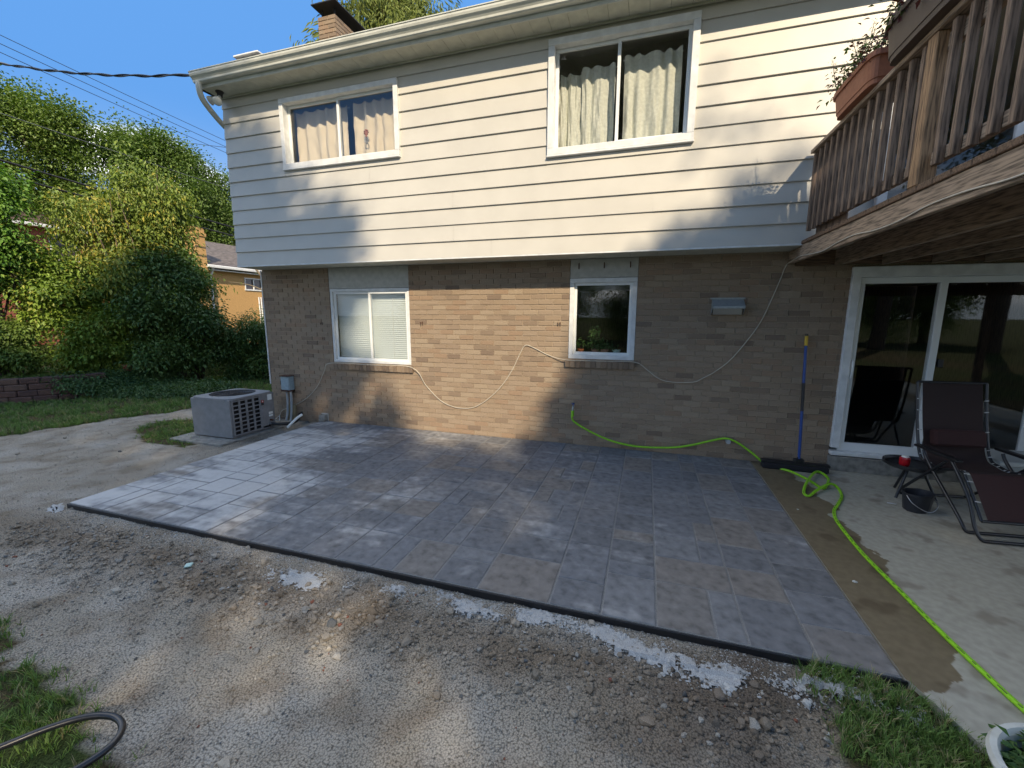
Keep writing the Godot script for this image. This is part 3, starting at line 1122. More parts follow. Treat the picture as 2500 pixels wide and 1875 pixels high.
func make_eave(house: Node3D) -> void:
	# soffit in narrow panels
	var x := -5.93
	while x < 6.3:
		var p := st_new()
		box(p, Vector3(x + 0.1, 4.716, (ZS + 0.69) * 0.5), Vector3(0.1975, 0.012, 0.69 - ZS), 0.002)
		part(house, "soffit_panel", p.commit(), M.soffit)
		x += 0.20
	var st := st_new()
	box(st, Vector3(0.2, 4.703, ZS + 0.014), Vector3(12.26, 0.022, 0.020), 0.003)
	part(house, "frieze_strip", st.commit(), M.soffit)
	st = st_new()
	box(st, Vector3(0.2, 4.775, 0.698), Vector3(12.28, 0.155, 0.016), 0.003)
	part(house, "fascia", st.commit(), M.gutter)
	# K-style gutter
	st = st_new()
	var prof := [Vector2(0.707, 4.858), Vector2(0.707, 4.742), Vector2(0.768, 4.742), Vector2(0.780, 4.752), Vector2(0.784, 4.772), Vector2(0.798, 4.790), Vector2(0.818, 4.806), Vector2(0.826, 4.826), Vector2(0.826, 4.846), Vector2(0.834, 4.850), Vector2(0.834, 4.860), Vector2(0.818, 4.860)]
	extrude_x(st, prof, -5.95, 6.4, false)
	var inner := prof.map(func(p): return Vector2(p.x + (0.003 if p.x < 0.75 else -0.004), p.y + (0.003 if p.y < 4.8 else 0.0)))
	extrude_x(st, inner, -5.95, 6.4, true)
	for e in [-5.95, 6.4]:
		face(st, prof.map(func(p): return Vector3(e, p.y, p.x)), Vector3(signf(e), 0, 0))
	part(house, "gutter", st.commit(), M.gutter)
	# downspout: elbow back to the corner, then down the side wall
	st = st_new()
	tube(st, smooth([Vector3(-5.87, 4.745, 0.765), Vector3(-5.87, 4.66, 0.765), Vector3(-5.90, 4.56, 0.70), Vector3(-5.96, 4.44, 0.48), Vector3(-5.985, 4.33, 0.26), Vector3(-5.985, 4.15, -0.05), Vector3(-5.985, 2.2, -0.2), Vector3(-5.985, 0.1, -0.2)], 5), 0.036, 10)
	part(house, "downspout", st.commit(), M.gutter)
	# roof slab with courses of shingles at the lower edge
	st = st_new()
	var s := 0.325
	var rows := [[0.80, 4.868], [-5.0, 4.868 + 5.8 * s], [-8.6, 4.868 + 5.8 * s - 3.6 * s]]
	for i in 2:
		var a := Vector2(rows[i][0], rows[i][1])
		var b := Vector2(rows[i + 1][0], rows[i + 1][1])
		face(st, [Vector3(-5.97, a.y, a.x), Vector3(6.45, a.y, a.x), Vector3(6.45, b.y, b.x), Vector3(-5.97, b.y, b.x)], Vector3.UP)
		face(st, [Vector3(-5.97, a.y - 0.03, a.x), Vector3(6.45, a.y - 0.03, a.x), Vector3(6.45, b.y - 0.03, b.x), Vector3(-5.97, b.y - 0.03, b.x)], Vector3.DOWN)
	for e in [-5.96, 6.44]:
		face(st, [Vector3(e, 4.868, 0.78), Vector3(e, 4.868 + 5.8 * s, -5.0), Vector3(e, 4.868 + 2.2 * s, -8.6), Vector3(e, 4.70, -7.8), Vector3(e, 4.70, 0.69)], Vector3(signf(e), 0, 0))
	face(st, [Vector3(-5.97, 4.838, 0.80), Vector3(6.45, 4.838, 0.80), Vector3(6.45, 4.868, 0.80), Vector3(-5.97, 4.868, 0.80)], Vector3.BACK)
	var roof := part(house, "roof", st.commit(), M.roof_shingle)
	x = -5.97
	while x < 1.2:
		var w := rnd(0.16, 0.3)
		part(roof, "shingle", bb(Vector3(snappedf(w, 0.02), 0.007, 0.20), 0.0015), M.roof_shingle, Vector3(x + w * 0.5, 4.880, 0.722), Basis.from_euler(Vector3(0.314, 0, 0)))
		x += snappedf(w, 0.02) + 0.004
	st = st_new()
	box(st, Vector3(0, 0.10, 0), Vector3(0.36, 0.20, 0.30), 0.015)
	box(st, Vector3(0, 0.21, 0), Vector3(0.44, 0.025, 0.38), 0.008)
	part(house, "roof_vent", st.commit(), M.white_trim, Vector3(-5.46, 5.02, 0.18))


func make_chimney(house: Node3D) -> void:
	var ch := sub(house, "chimney")
	var x0 := -5.69
	var x1 := -5.335
	var z0 := -1.40
	var z1 := -2.12
	var st := st_new()
	box(st, Vector3((x0 + x1) * 0.5, 6.05, (z0 + z1) * 0.5), Vector3(x1 - x0 - 0.014, 1.36, z0 - z1 - 0.014), 0.0)
	part(ch, "mortar_core", st.commit(), M.mortar)
	var r := RandomNumberGenerator.new()
	r.seed = 15
	var y := 5.60
	var k := 0
	while y < 6.70:
		var fx := x0 + (0.0 if k % 2 == 0 else -0.09)
		while fx < x1 - 0.02:
			var a := maxf(fx, x0)
			var b := minf(fx + 0.192, x1)
			if b - a > 0.03:
				part(ch, "brick", bb(Vector3(snappedf(b - a, 0.005), 0.0585, 0.03), 0.002), M["brick_%d" % [0, 2, 3, 5][r.randi() % 4]], Vector3((a + b) * 0.5, y + 0.03, z0 - 0.013))
			fx += 0.203
		var fz := z0 - 0.032 + (0.0 if k % 2 == 0 else 0.09)
		while fz > z1 + 0.02:
			var a := minf(fz, z0 - 0.032)
			var b := maxf(fz - 0.192, z1)
			if a - b > 0.03:
				part(ch, "brick", bb(Vector3(0.03, 0.0585, snappedf(a - b, 0.005)), 0.002), M["brick_%d" % [0, 2, 3, 5][r.randi() % 4]], Vector3(x1 - 0.013, y + 0.03, (a + b) * 0.5))
			fz -= 0.203
		y += 0.0678
		k += 1
	# flat dark cap on short legs
	st = st_new()
	box(st, Vector3((x0 + x1) * 0.5 + 0.03, 6.885, (z0 + z1) * 0.5), Vector3(0.50, 0.022, 0.94), 0.004)
	for e in [[x0 + 0.05, z0 - 0.06], [x1 - 0.05, z0 - 0.06], [x0 + 0.05, z1 + 0.06], [x1 - 0.05, z1 + 0.06]]:
		box(st, Vector3(e[0], 6.80, e[1]), Vector3(0.02, 0.16, 0.02))
	part(ch, "cap", st.commit(), M.dark_metal)


# ---------------------------------------------------------------- the deck

func trough(parent: Node3D, c: Vector3, l: float, w: float, h: float, m: Material) -> void:
	# a planter box along z with flared walls and a rolled rim
	var ring := func(k: float, y: float) -> Array:
		var out := []
		for i in 24:
			var t := TAU * i / 24.0
			var p := Vector2(cos(t), sin(t))
			var q := Vector2(signf(p.x) * pow(absf(p.x), 0.35), signf(p.y) * pow(absf(p.y), 0.35))
			out.append(c + Vector3(q.x * w * 0.5 * k, y, q.y * l * (0.5 - (1.0 - k) * 0.25)))
		return out
	var body := st_new()
	var steps := [[0.74, 0.0], [0.76, 0.03], [0.80, 0.032], [0.90, h - 0.035]]
	for i in steps.size() - 1:
		ring_band(body, ring.call(steps[i][0], steps[i][1]), ring.call(steps[i + 1][0], steps[i + 1][1]), c)
	face(body, ring.call(0.74, 0.0), Vector3.DOWN)
	part(parent, "body", body.commit(), m)
	var rim := st_new()
	var lip := [[0.90, h - 0.036], [1.0, h - 0.034], [1.0, h], [0.90, h], [0.88, h - 0.03]]
	for i in lip.size() - 1:
		ring_band(rim, ring.call(lip[i][0], lip[i][1]), ring.call(lip[i + 1][0], lip[i + 1][1]), c)
	part(parent, "rim", rim.commit(), m)
	var soil := st_new()
	face(soil, ring.call(0.89, h - 0.025), Vector3.UP)
	part(parent, "soil", soil.commit(), M.potting_soil)


func ring_band(st: SurfaceTool, a: Array, b: Array, c: Vector3) -> void:
	var n := a.size()
	for i in n:
		var j := (i + 1) % n
		var mid: Vector3 = (a[i] + a[j] + b[i] + b[j]) * 0.25
		var out := mid - c
		out.y = 0.0
		if absf(b[i].y - a[i].y) < 0.004:
			out = Vector3.UP if b[i].y > c.y + 0.1 else Vector3.DOWN
		face(st, [a[i], a[j], b[j], b[i]], out)


func make_deck() -> void:
	var deck := thing("deck", "raised brown timber deck with a baluster railing along its edge", "deck", Vector3.ZERO)
	var x0 := 1.43
	var st := st_new()
	box(st, Vector3(x0 + 0.019, 2.3225, 2.21), Vector3(0.038, 0.145, 3.58), 0.003)
	box(st, Vector3(x0 + 0.019, 2.316, 0.215), Vector3(0.0378, 0.132, 0.41), 0.003)
	part(deck, "rim_joist", st.commit(), M.wood_z)
	for i in 10:
		st = st_new()
		box(st, Vector3(x0 + 0.44 + i * 0.41, 2.306, 2.0), Vector3(0.038, 0.175, 3.95), 0.003)
		part(deck, "joist", st.commit(), M.wood_z)
	st = st_new()
	box(st, Vector3(3.6, 2.306, 0.022), Vector3(4.2, 0.15, 0.038), 0.003)
	part(deck, "ledger", st.commit(), M.wood_x)
	st = st_new()
	box(st, Vector3(3.75, 2.125, 3.45), Vector3(4.0, 0.18, 0.076), 0.004)
	part(deck, "beam", st.commit(), M.wood_x)
	for x in [2.6, 5.3]:
		st = st_new()
		box(st, Vector3(x, 1.0155, 3.45), Vector3(0.089, 2.036, 0.089), 0.004)
		part(deck, "support_post", st.commit(), M.wood_y)
	var z := 0.425
	while z < 3.95:
		part(deck, "deck_board", bb(Vector3(4.30, 0.036, 0.140), 0.004), M.wood_x, Vector3(x0 - 0.012 + 2.15, 2.414, z + 0.07))
		z += 0.146
	# railing along the left edge, then across the front
	for run in [[Vector3(x0, 0, 0.45), Vector3(x0, 0, 3.97), Vector3.RIGHT], [Vector3(x0 + 0.15, 0, 3.97), Vector3(5.6, 0, 3.97), Vector3.FORWARD]]:
		var a: Vector3 = run[0]
		var b: Vector3 = run[1]
		var inw: Vector3 = run[2]
		var d := (b - a).normalized()
		var side: bool = absf(d.z) > 0.5
		var wz: Material = M.wood_z if side else M.wood_x
		for bar in [["top_rail", 3.155, 0.089, 0.038, 0.057], ["bottom_rail", 2.565, 0.070, 0.038, 0.057]]:
			st = st_new()
			beam(st, a + inw * bar[4] + Vector3.UP * bar[1], b + inw * bar[4] + Vector3.UP * bar[1], bar[3], bar[2], 0.003)
			part(deck, bar[0], st.commit(), wz)
		st = st_new()
		beam(st, a + inw * 0.045 + Vector3.UP * 3.236, b + inw * 0.045 + Vector3.UP * 3.236, 0.135, 0.034, 0.004)
		part(deck, "cap_rail", st.commit(), wz)
		var n := int(a.distance_to(b) / 0.1285)
		for i in n:
			var p := a + d * (0.045 + i * 0.1285) + inw * 0.018
			if side and absf(p.z - 2.27) < 0.075:
				continue
			part(deck, "baluster", bb(Vector3(0.036, 0.705, 0.036), 0.003), M.wood_y, p + Vector3.UP * (2.862 + rnd(-0.004, 0.004)), Basis(Vector3.UP, rnd(-0.03, 0.03)))
	for p in [Vector3(x0 + 0.030, 2.825, 2.27), Vector3(x0 + 0.030, 2.825, 3.99)]:
		part(deck, "post", bb(Vector3(0.089, 0.785, 0.089), 0.005), M.wood_y_pale, p)
	for i in 5:
		var h := 0.46 + 0.05 * i - 0.012 * i * i
		part(deck, "privacy_board", bb(Vector3(0.018, snappedf(h, 0.01), 0.128), 0.004), M.wood_y, Vector3(x0 + 0.10, 2.44 + h * 0.5, 0.52 + i * 0.132))
	# planters riding on the cap rail
	var leaf := leaf_cluster(9, 0.055, 0.036, 0.020, 61, 0.2)
	var tp := thing("planter_box", "terracotta planter box of pink flower spikes on the deck rail", "planter", Vector3(0, 0, 0), "planters on the deck rail")
	trough(tp, Vector3(x0 + 0.025, 3.254, 1.40), 0.70, 0.25, 0.19, M.terracotta)
	var bp := thing("planter_box", "brown planter box with dark red leaves on the deck rail", "planter", Vector3(0, 0, 0), "planters on the deck rail")
	trough(bp, Vector3(x0 + 0.025, 3.254, 2.24), 0.80, 0.27, 0.23, M.brown_plastic)
	for q in [[tp, 1.40, 3.445, 0.34, 150, [Color(0.13, 0.20, 0.05), Color(0.20, 0.24, 0.08), Color(0.22, 0.06, 0.06), Color(0.16, 0.05, 0.06)]], [bp, 2.24, 3.465, 0.36, 120, [Color(0.12, 0.03, 0.035), Color(0.16, 0.04, 0.05), Color(0.08, 0.10, 0.03)]]]:
		var where := []
		var tint := []
		for i in q[4]:
			where.append(Transform3D(Basis.from_euler(Vector3(rnd(-0.6, 0.6), rnd(0, TAU), rnd(-0.6, 0.6))).scaled(Vector3.ONE * rnd(0.7, 1.3)), Vector3(x0 + 0.025 + rnd(-0.13, 0.13), q[2] + rnd(0.0, 0.11), q[1] + rnd(-q[3], q[3]))))
			tint.append(q[5][rng.randi() % q[5].size()] * rnd(0.8, 1.25))
		scatter(q[0], "foliage", leaf, M.leaf, where, tint)
	var spikes := st_new()
	var where2 := []
	var tint2 := []
	for i in 16:
		var b := Vector3(x0 + 0.02 + rnd(-0.09, 0.09), 3.46, 1.40 + rnd(-0.36, 0.36))
		var t := b + Vector3(rnd(-0.07, 0.07), rnd(0.14, 0.30), rnd(-0.12, 0.10))
		tube(spikes, [b, b.lerp(t, 0.5) + Vector3(rnd(-0.01, 0.01), 0, 0), t], [0.003, 0.0025, 0.0015], 5)
		for j in 9:
			where2.append(Transform3D(Basis.from_euler(Vector3(rnd(-1, 1), rnd(0, TAU), rnd(-1, 1))).scaled(Vector3.ONE * rnd(0.18, 0.34)), b.lerp(t, 0.35 + 0.65 * j / 8.0)))
			tint2.append([Color(0.42, 0.22, 0.22), Color(0.22, 0.26, 0.10), Color(0.35, 0.30, 0.22)][rng.randi() % 3])
	part(tp, "stalks", spikes.commit(), M.stem)
	scatter(tp, "blossoms", leaf, M.leaf, where2, tint2)


# ---------------------------------------------------------------- trees and shrubs

func leaf_cluster(n: int, radius: float, l: float, w: float, sd: int, droop := 0.3) -> ArrayMesh:
	# n folded leaves set round a twig
	var r := RandomNumberGenerator.new()
	r.seed = sd
	var st := st_new()
	for i in n:
		var at := Vector3(r.randfn(), r.randfn() * 0.8, r.randfn()) * radius * 0.55
		var out := (at.normalized() + Vector3(r.randf_range(-0.6, 0.6), r.randf_range(-0.5, 0.5) - droop, r.randf_range(-0.6, 0.6))).normalized()
		var side := out.cross(Vector3(r.randf_range(-0.5, 0.5), 1.0, r.randf_range(-0.5, 0.5))).normalized()
		var up := side.cross(out).normalized()
		var k := r.randf_range(0.7, 1.25)
		var a := at
		var c := at + out * l * k - up * l * 0.12
		var m := at + out * l * 0.45 * k - up * 0.0
		var p := m + side * w * 0.5 * k + up * w * 0.22
		var q := m - side * w * 0.5 * k + up * w * 0.22
		var tone := r.randf_range(0.8, 1.15)
		st.set_color(Color(tone, tone, tone * 0.95))
		face(st, [a, p, c], up)
		face(st, [a, c, q], up)
	return st.commit()


func crown_points(blobs: Array, out_w: Array) -> void:
	for b in blobs:
		# the leaves sit in clumps of different sizes spread through the blob
		var clumps := []
		for i in 18:
			var d := Vector3(rng.randfn(), rng.randfn(), rng.randfn()).normalized() * pow(rng.randf(), 0.3) * rnd(0.72, 1.06)
			clumps.append([d, rnd(0.20, 0.46)])
		for i in b[4]:
			var c: Array = clumps[rng.randi() % clumps.size()]
			var d: Vector3 = c[0] + Vector3(rng.randfn(), rng.randfn() * 0.8, rng.randfn()) * c[1] * 0.62
			out_w.append(b[0] + Vector3(d.x * b[1], d.y * b[2], d.z * b[3]))


func plant(called: String, label: String, category: String, group: String, base: Vector3, trunk_r: float, blobs: Array, leaf: Mesh, size: Array, cols: Array, bark: Material, stems := 1, m: Material = null) -> Node3D:
	var o := thing(called, label, category, Vector3.ZERO, group)
	var tr := st_new()
	var centre := Vector3.ZERO
	for b in blobs:
		centre += b[0] / float(blobs.size())
	var limbs := st_new()
	var any := false
	if stems <= 1:
		var top := Vector3(centre.x, centre.y, centre.z)
		var mid := base.lerp(top, 0.5) + Vector3(rnd(-0.2, 0.2), 0, rnd(-0.2, 0.2)) * base.distance_to(top) * 0.1
		tube(tr, smooth([base - Vector3.UP * 0.1, mid, top], 5), [1.25, 1.05, 1.0, 0.95, 0.9, 0.8, 0.7, 0.6, 0.5, 0.4, 0.3].map(func(k): return k * trunk_r), 10)
		for b in blobs:
			for i in 4:
				var e: Vector3 = b[0] + Vector3(rnd(-0.6, 0.6) * b[1], rnd(-0.3, 0.6) * b[2], rnd(-0.6, 0.6) * b[3])
				var s := mid.lerp(top, rnd(0.1, 0.9))
				tube(limbs, smooth([s, s.lerp(e, 0.5) + Vector3(0, -0.12, 0) * s.distance_to(e) * 0.5, e], 3), [0.42, 0.38, 0.33, 0.28, 0.22, 0.15, 0.08].map(func(k): return k * trunk_r), 6)
				any = true
	else:
		for i in stems:
			var b: Array = blobs[i % blobs.size()]
			var s := base + Vector3(rnd(-0.35, 0.35), -0.05, rnd(-0.35, 0.35))
			var e: Vector3 = b[0] + Vector3(rnd(-0.8, 0.8) * b[1], rnd(-0.2, 0.85) * b[2], rnd(-0.8, 0.8) * b[3])
			var mid := s.lerp(e, 0.5) + Vector3(rnd(-0.15, 0.15), 0.1, rnd(-0.15, 0.15))
			tube(tr, smooth([s, mid, e], 4), [1.0, 0.95, 0.9, 0.8, 0.7, 0.6, 0.5, 0.4, 0.25].map(func(k): return k * trunk_r), 6)
	part(o, "trunk" if stems <= 1 else "stem", tr.commit(), bark)
	if any:
		part(o, "limbs", limbs.commit(), bark)
	var pts := []
	crown_points(blobs, pts)
	var where := []
	var tint := []
	for p in pts:
		where.append(Transform3D(Basis.from_euler(Vector3(rnd(-0.5, 0.5), rnd(0, TAU), rnd(-0.5, 0.5))).scaled(Vector3.ONE * rnd(size[0], size[1])), p))
		var n := patch_noise.get_noise_3d(p.x * 0.9, p.y * 0.9, p.z * 0.9) * 0.5 + 0.5
		var c: Color = cols[0].lerp(cols[1], clampf(n * 1.6 - 0.3 + rnd(-0.25, 0.25), 0.0, 1.0))
		if cols.size() > 2 and rng.randf() < 0.10 + 0.25 * smoothstep(0.55, 0.75, n):
			c = cols[2]
		tint.append(c * rnd(0.85, 1.15))
	scatter(o, "crown" if stems <= 1 else "foliage", leaf, m if m else M.leaf, where, tint)
	return o


# The trees that shade the yard stand behind the photographer, towards the sun.
# SHADE is the outline of what they cover, on the plane z = ZS along the sun's rays; HOLES are gaps where sun comes through.
var shade_poly := PackedVector2Array([Vector2(-17, 0.6), Vector2(-11.7, 0.9), Vector2(-10.7, 3.6), Vector2(-9.8, 5.2), Vector2(-8, 5.0), Vector2(-6.8, 4.5), Vector2(-6.0, 4.25), Vector2(-5.3, 4.05), Vector2(-4.9, 3.3), Vector2(-4.25, 3.1), Vector2(-3.85, 2.5), Vector2(-4.4, 2.05), Vector2(-4.35, 1.6), Vector2(-3.95, 1.15), Vector2(-3.7, 1.0), Vector2(-3.55, 0.5), Vector2(-3.1, -0.15), Vector2(-2.0, -0.25), Vector2(-1.25, 0.1), Vector2(-0.40, 1.4), Vector2(-0.25, 2.15), Vector2(0.3, 2.3), Vector2(1.1, 3.0), Vector2(3.2, 3.3), Vector2(6.5, 2.5), Vector2(7.5, -6.5), Vector2(-17, -6.5)])
const HOLES := [[-5.15, 1.95, 0.16], [-5.55, 2.2, 0.12], [-4.75, 0.65, 0.17], [-4.75, 1.0, 0.12], [-3.95, 0.75, 0.20], [-4.1, 0.35, 0.22], [-4.8, 2.9, 0.10], [-5.6, 1.4, 0.1],
	[0.55, 2.75, 0.18], [1.0, 2.6, 0.12], [0.75, 3.0, 0.16], [1.7, 2.9, 0.2],
	[-3.0, -0.25, 0.22], [-1.75, -0.3, 0.30], [-2.9, -1.0, 0.22], [-3.6, -1.55, 0.25], [-1.9, -1.35, 0.22], [-2.2, -1.75, 0.2], [-0.9, -1.2, 0.15], [-4.4, -0.4, 0.2],
	[-6.4, -0.75, 0.3], [-7.2, -0.15, 0.28], [-7.6, 0.05, 0.25], [-7.2, -1.2, 0.3], [-6.3, -1.75, 0.22], [-6.0, -2.1, 0.28], [-8.2, -1.1, 0.3], [-4.3, -2.5, 0.3], [-3.7, -2.7, 0.3], [-3.2, -3.0, 0.28], [-2.9, -2.9, 0.2], [-2.8, -3.3, 0.22], [-4.9, -3.4, 0.3], [-4.0, -3.2, 0.25], [-2.2, -3.7, 0.25], [-6.0, -2.9, 0.3], [-4.75, -2.05, 0.25], [-9.2, -0.4, 0.3]]


func make_shade_trees() -> void:
	var s := SUN
	var leaf := leaf_cluster(13, 0.24, 0.15, 0.095, 71, 0.25)
	var hole := noise(72, 0.9, 3)
	var spots := [[-12.0, -7.2, -9.6, "west"], [-7.2, -2.2, -4.9, "mid"], [-2.2, 2.2, 0.0, "near"], [2.2, 8.0, 4.6, "east"]]
	var words := ["broad shade tree behind the viewer, farthest towards the lawn", "tall shade tree behind the viewer, opposite the cream siding", "tall shade tree behind the viewer, opposite the small plant window", "shade tree behind the viewer, beyond the deck stairs side"]
	for i in spots.size():
		var lo: float = spots[i][0] - (5.0 if i == 0 else 0.0)
		var hi: float = spots[i][1]
		var o := thing("shade_tree", words[i], "tree", Vector3.ZERO, "tall trees behind the viewer")
		var where := []
		var tint := []
		var n := 0
		var area := (hi - lo) * 11.0
		while n < int(area * 105.0):
			n += 1
			var a := rnd(lo, hi)
			var b := rnd(-6.4, 5.3)
			if not Geometry2D.is_point_in_polygon(Vector2(a, b), shade_poly):
				# thin outer twigs beside the solid crown, over the siding near the deck
				if not (a > -0.1 and a < 3.0 and b > 2.0 and b < 3.9 and hole.get_noise_2d(a * 1.1 + 20.0, b * 1.6) > 0.08 and rng.randf() < 0.13):
					continue
			var thin := hole.get_noise_2d(a * 1.5, b * 1.5) * 0.5 + 0.5
			if b < -0.2 and thin > 0.66:
				continue
			var open := false
			for h in HOLES:
				if Vector2((a - h[0]) * 0.9, b - h[1]).length() < h[2] + 0.12:
					open = true
					break
			if open and rng.randf() > 0.12:
				continue
			var t := 19.0 + 4.5 * rng.randfn() * 0.45 + 2.0 * (lump_noise.get_noise_2d(a * 0.2, b * 0.2))
			t = clampf(t, 15.0, 24.5)
			where.append(Transform3D(Basis.from_euler(Vector3(rnd(-0.6, 0.6), rnd(0, TAU), rnd(-0.6, 0.6))).scaled(Vector3.ONE * rnd(0.8, 1.35)), Vector3(a + s.x * t, b + s.y * t, ZS + t)))
			tint.append(Color(0.055, 0.105, 0.025).lerp(Color(0.10, 0.15, 0.035), rng.randf()) * rnd(0.85, 1.2))
		scatter(o, "crown", leaf, M.leaf, where, tint)
		var base := Vector3(float(spots[i][2]) + s.x * 19.0, -0.1, ZS + 20.5)
		var tr := st_new()
		tube(tr, smooth([base, base + Vector3(0.15, 5.0, -0.1), base + Vector3(-0.05, 13.0, -0.8)], 4), [0.36, 0.32, 0.30, 0.29, 0.27, 0.25, 0.22, 0.18, 0.13], 12)
		part(o, "trunk", tr.commit(), M.bark)
		var lb := st_new()
		for k in mini(26, where.size()):
			var e: Vector3 = where[(k * 397) % where.size()].origin
			var st0 := base + Vector3(0.05, rnd(7.0, 12.5), -0.5)
			tube(lb, smooth([st0, st0.lerp(e, 0.5) + Vector3(0, 0.4, 0), e], 3), [0.10, 0.09, 0.08, 0.065, 0.05, 0.035, 0.015], 6)
		part(o, "limbs", lb.commit(), M.bark)


func make_background() -> void:
	var near := leaf_cluster(30, 0.26, 0.078, 0.044, 81, 0.45)
	var far := leaf_cluster(48, 0.55, 0.125, 0.085, 82, 0.2)
	var drop := leaf_cluster(24, 0.26, 0.095, 0.038, 83, 1.1)
	var g := "shrubs at the edge of the lawn"
	var green := [Color(0.115, 0.19, 0.035), Color(0.19, 0.27, 0.05)]
	var lime := [Color(0.15, 0.22, 0.033), Color(0.25, 0.31, 0.05), Color(0.40, 0.36, 0.055)]
	var dark := [Color(0.07, 0.14, 0.036), Color(0.12, 0.20, 0.045)]
	plant("tall_shrub", "tall arching yellow-green shrub towering over the darker bush", "shrub", g, Vector3(-12.3, 0.35, -2.1), 0.03, [[Vector3(-11.9, 4.0, -2.2), 0.75, 1.35, 0.8, 420], [Vector3(-12.2, 3.4, -1.5), 0.7, 1.2, 0.7, 330], [Vector3(-11.6, 3.6, -2.6), 0.5, 1.2, 0.55, 300], [Vector3(-11.8, 2.6, -2.1), 1.0, 0.8, 1.0, 350]], drop, [0.7, 1.25], lime, M.bark_pale, 26)
	plant("dark_bush", "dense dark green bush with bare trunks above the ivy", "bush", g, Vector3(-11.3, 0.0, -2.3), 0.045, [[Vector3(-11.3, 1.9, -2.2), 0.85, 0.9, 0.85, 560], [Vector3(-11.3, 2.7, -2.5), 0.55, 0.65, 0.5, 330], [Vector3(-11.5, 2.4, -1.9), 0.7, 0.7, 0.7, 330], [Vector3(-10.9, 1.2, -2.6), 0.6, 0.7, 0.6, 380], [Vector3(-11.2, 0.75, -2.0), 0.8, 0.6, 0.8, 380]], near, [0.8, 1.3], dark, M.bark, 12)
	plant("sunlit_bush", "bright lime green bush catching the sun above the block wall", "bush", g, Vector3(-12.5, 0.35, -0.9), 0.028, [[Vector3(-12.4, 2.0, -0.8), 0.75, 0.75, 0.75, 480], [Vector3(-12.0, 1.55, -1.3), 0.55, 0.5, 0.55, 280], [Vector3(-12.7, 2.7, -0.4), 0.6, 0.6, 0.6, 240], [Vector3(-12.1, 0.95, -0.9), 0.6, 0.5, 0.7, 260], [Vector3(-11.9, 0.8, -1.6), 0.5, 0.45, 0.5, 200]], near, [0.8, 1.3], [Color(0.15, 0.24, 0.03), Color(0.26, 0.36, 0.05), Color(0.34, 0.36, 0.06)], M.bark_pale, 16)
	plant("low_hedge", "low olive-green hedge behind the block wall", "hedge", g, Vector3(-13.0, 0.35, 0.1), 0.02, [[Vector3(-12.9, 1.05, 0.1), 0.7, 0.5, 0.8, 420], [Vector3(-13.3, 1.1, 0.9), 0.7, 0.55, 0.7, 260]], near, [0.7, 1.1], green, M.bark, 14)
	plant("vivid_shrub", "vivid green shrub at the edge of the picture, beside the tall arching shrub", "shrub", g, Vector3(-13.1, 0.35, 0.3), 0.035, [[Vector3(-12.8, 3.9, 0.15), 0.65, 0.9, 0.6, 330], [Vector3(-13.0, 2.9, 0.2), 0.8, 0.9, 0.7, 420]], near, [0.8, 1.3], [Color(0.09, 0.20, 0.025), Color(0.15, 0.29, 0.035)], M.bark, 9)
	plant("small_hedge", "rounded dark hedge between the bush and the brick corner", "hedge", g, Vector3(-10.0, -0.05, -3.6), 0.025, [[Vector3(-10.2, 0.75, -3.5), 0.75, 0.85, 0.65, 560], [Vector3(-9.7, 0.6, -4.2), 0.8, 0.85, 0.7, 520]], near, [0.65, 1.05], [Color(0.07, 0.14, 0.035), Color(0.13, 0.21, 0.045)], M.bark, 12)
	# ivy over the bank and the end of the wall
	var where := []
	var tint := []
	for i in 900:
		var x := rnd(-11.5, -9.0)
		var z := rnd(-1.9, 0.15)
		if z > 0.1 - (x + 11.3) * 0.42 and x > -11.0:
			continue
		where.append(Transform3D(Basis.from_euler(Vector3(rnd(-0.4, 0.4), rnd(0, TAU), rnd(-0.4, 0.4))).scaled(Vector3.ONE * rnd(0.5, 0.9)), Vector3(x, ground_y(x, z) + rnd(0.02, 0.16) + 0.30 * smoothstep(-10.4, -11.4, x), z)))
		tint.append(Color(0.06, 0.125, 0.04).lerp(Color(0.10, 0.175, 0.05), rng.randf()))
	var ivy := scatter(self, "ivy", near, M.leaf, where, tint)
	tag(ivy, "dark ivy spilling over the end of the block wall", "ivy")
	# tall trees far off
	var tg := "tall trees beyond the shrubs"
	plant("distant_tree", "tall leafy tree rising at the left behind the overhead wires", "tree", tg, Vector3(-27.5, 0, -5.5), 0.35, [[Vector3(-27.6, 9.3, -4.6), 2.4, 2.6, 2.4, 560], [Vector3(-27.5, 6.4, -5.0), 2.8, 2.6, 2.8, 560], [Vector3(-29, 7.4, -3.0), 2.6, 2.8, 2.6, 480]], far, [0.75, 1.25], green, M.bark)
	plant("distant_tree", "rounded leafy tree crown under the small cloud", "tree", tg, Vector3(-26.6, 0, -8.3), 0.35, [[Vector3(-26.5, 9.3, -8.0), 2.0, 2.2, 2.0, 560], [Vector3(-26.8, 6.8, -7.4), 2.3, 2.3, 2.3, 520], [Vector3(-26.0, 5.4, -9.2), 2.4, 2.3, 2.4, 520]], far, [0.75, 1.2], green, M.bark)
	plant("distant_tree", "broad leafy tree reaching towards the cream siding corner", "tree", tg, Vector3(-24.8, 0, -11.8), 0.4, [[Vector3(-25.0, 9.5, -11.0), 1.7, 2.3, 1.7, 480], [Vector3(-24.3, 8.2, -12.3), 2.0, 2.2, 2.0, 560], [Vector3(-23.6, 6.4, -13.4), 2.1, 2.2, 2.1, 560], [Vector3(-24.8, 6.2, -11.0), 2.3, 2.3, 2.3, 520], [Vector3(-23.2, 4.6, -14.2), 1.8, 1.7, 1.8, 380]], far, [0.7, 1.15], [Color(0.095, 0.17, 0.035), Color(0.16, 0.24, 0.05)], M.bark)
